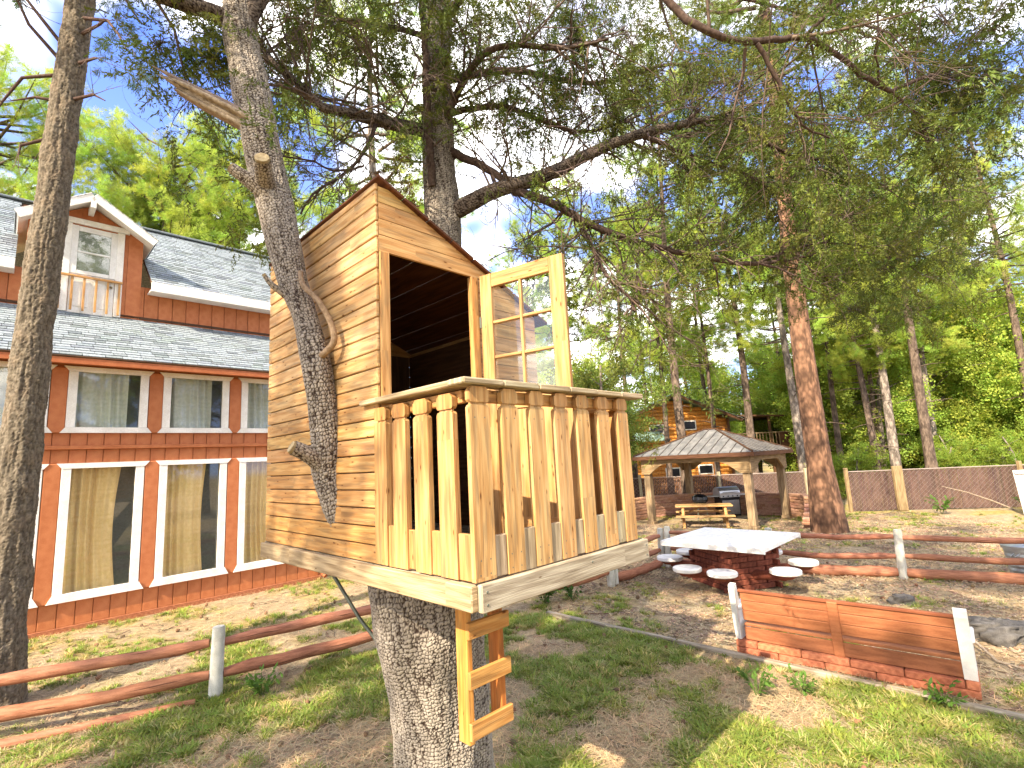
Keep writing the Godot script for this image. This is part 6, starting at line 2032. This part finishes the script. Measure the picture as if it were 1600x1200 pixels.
	var bushy := make_oak("juniper_bush", "rounded grey green juniper right of the open glazed door", 8.2, 3.0, 1.7, 304, Color(0.20, 0.265, 0.06))
	bushy.transform = Transform3D(Basis().scaled(Vector3(1, 0.98, 1)), Vector3(4.5, 0, -23.4))
	bushy.set_meta("category", "juniper tree")
	for k in 66:
		var z := rng.randf_range(-36.0, -95.0)
		var x := rng.randf_range(0.30, 1.45) * -z
		if k % 4 == 3: x = rng.randf_range(-0.1, 0.45) * -z
		if absf(x - 11.5) < 9.0 and z > -43.0: continue
		var s := rng.randf_range(0.8, 1.35)
		copy(O[rng.randi() % 3], "leafy_tree", "bright green leafy tree among the trunks of the woods", Vector3(x, 0, z), rng.randf() * TAU, Vector3(s, s * rng.randf_range(0.9, 1.2), s), "leafy trees in the woods")

# ------------------------------------------------------------------ sky
func sky_image() -> Image:
	var w := 1024
	var h := 512
	var f := noise(FastNoiseLite.TYPE_SIMPLEX, 1.0, 6, 17)
	var g := noise(FastNoiseLite.TYPE_SIMPLEX, 1.0, 3, 23)
	var im := Image.create(w, h, false, Image.FORMAT_RGBF)
	for y in h:
		var el := (0.5 - (y + 0.5) / h) * PI
		for x in w:
			var az := (x + 0.5) / w * TAU
			var c := Color(0.30, 0.27, 0.23)
			if el > 0.0:
				var d := Vector3(cos(el) * cos(az), sin(el), cos(el) * sin(az))
				var k := 1.0 - pow(1.0 - d.y, 1.7)
				c = Color(0.27, 0.37, 0.58).lerp(Color(0.008, 0.045, 0.27), k)
				var p := Vector2(d.x, d.z) / (d.y + 0.28)
				var n := 0.5 + 0.62 * f.get_noise_2d(p.x * 0.9 + 3.0, p.y * 0.9 + 1.7) + 0.2 * g.get_noise_2d(p.x * 0.5, p.y * 0.5)
				var cl := smoothstep(0.45, 0.64, n)
				var body := 0.5 + 0.5 * f.get_noise_2d(p.x * 2.2 + 11.0, p.y * 2.2)
				var lit := Color(0.56, 0.56, 0.60).lerp(Color(1.55, 1.50, 1.40), smoothstep(0.25, 0.75, body))
				c = c.lerp(lit, cl * 0.94)
			im.set_pixel(x, y, c)
	return im

func _ready() -> void:
	# camera
	var cam := Camera3D.new()
	cam.name = "camera"
	cam.fov = 74.45
	cam.near = 0.05
	cam.far = 1200.0
	cam.position = Vector3(0, 2.75, 0)
	cam.rotation = Vector3(deg_to_rad(8.5), 0, deg_to_rad(-3.0))
	add_child(cam)
	cam.current = true
	# sky, exposure
	var env := Environment.new()
	var sky := Sky.new()
	var pm := PanoramaSkyMaterial.new()
	pm.panorama = tex_of(sky_image())
	pm.energy_multiplier = 1.6
	sky.sky_material = pm
	env.background_mode = Environment.BG_SKY
	env.sky = sky
	env.sky_rotation = Vector3(0, deg_to_rad(120.0), 0)
	env.background_energy_multiplier = 1.0
	env.tonemap_mode = Environment.TONE_MAPPER_LINEAR
	env.tonemap_exposure = 3.0
	env.sdfgi_enabled = true
	env.ssao_enabled = true
	env.ssil_enabled = true
	var we := WorldEnvironment.new()
	we.name = "world_environment"
	we.environment = env
	add_child(we)
	# sun: behind the viewer on the left
	var sun := DirectionalLight3D.new()
	sun.name = "sun"
	sun.light_energy = 1.45
	sun.light_color = Color(1.0, 0.94, 0.84)
	sun.light_angular_distance = 0.5
	sun.shadow_enabled = true
	add_child(sun)
	sun.look_at_from_position(TO_SUN * 30.0, Vector3.ZERO, Vector3.UP)
	rng.seed = 1
	make_materials()
	cache["bough_a"] = pine_bough(31, 11, 42, 0.15, 0.0055)
	cache["bough_b"] = pine_bough(32, 9, 48, 0.16, 0.0055)
	cache["oak_a"] = oak_bough(33, 70, 0.13)
	cache["oak_b"] = oak_bough(34, 56, 0.14)
	for k in 3: cache["juniper_%d" % k] = juniper_spray(41 + k)
	build_ground()
	build_cabin()
	build_log_cabin()
	build_gazebo()
	build_brick_wall()
	build_back_fence()
	build_fences()
	build_juniper()
	build_left_pine()
	build_forest()
	build_tree_house()
	build_table()
	build_bin()
	build_plants()
	build_grass()
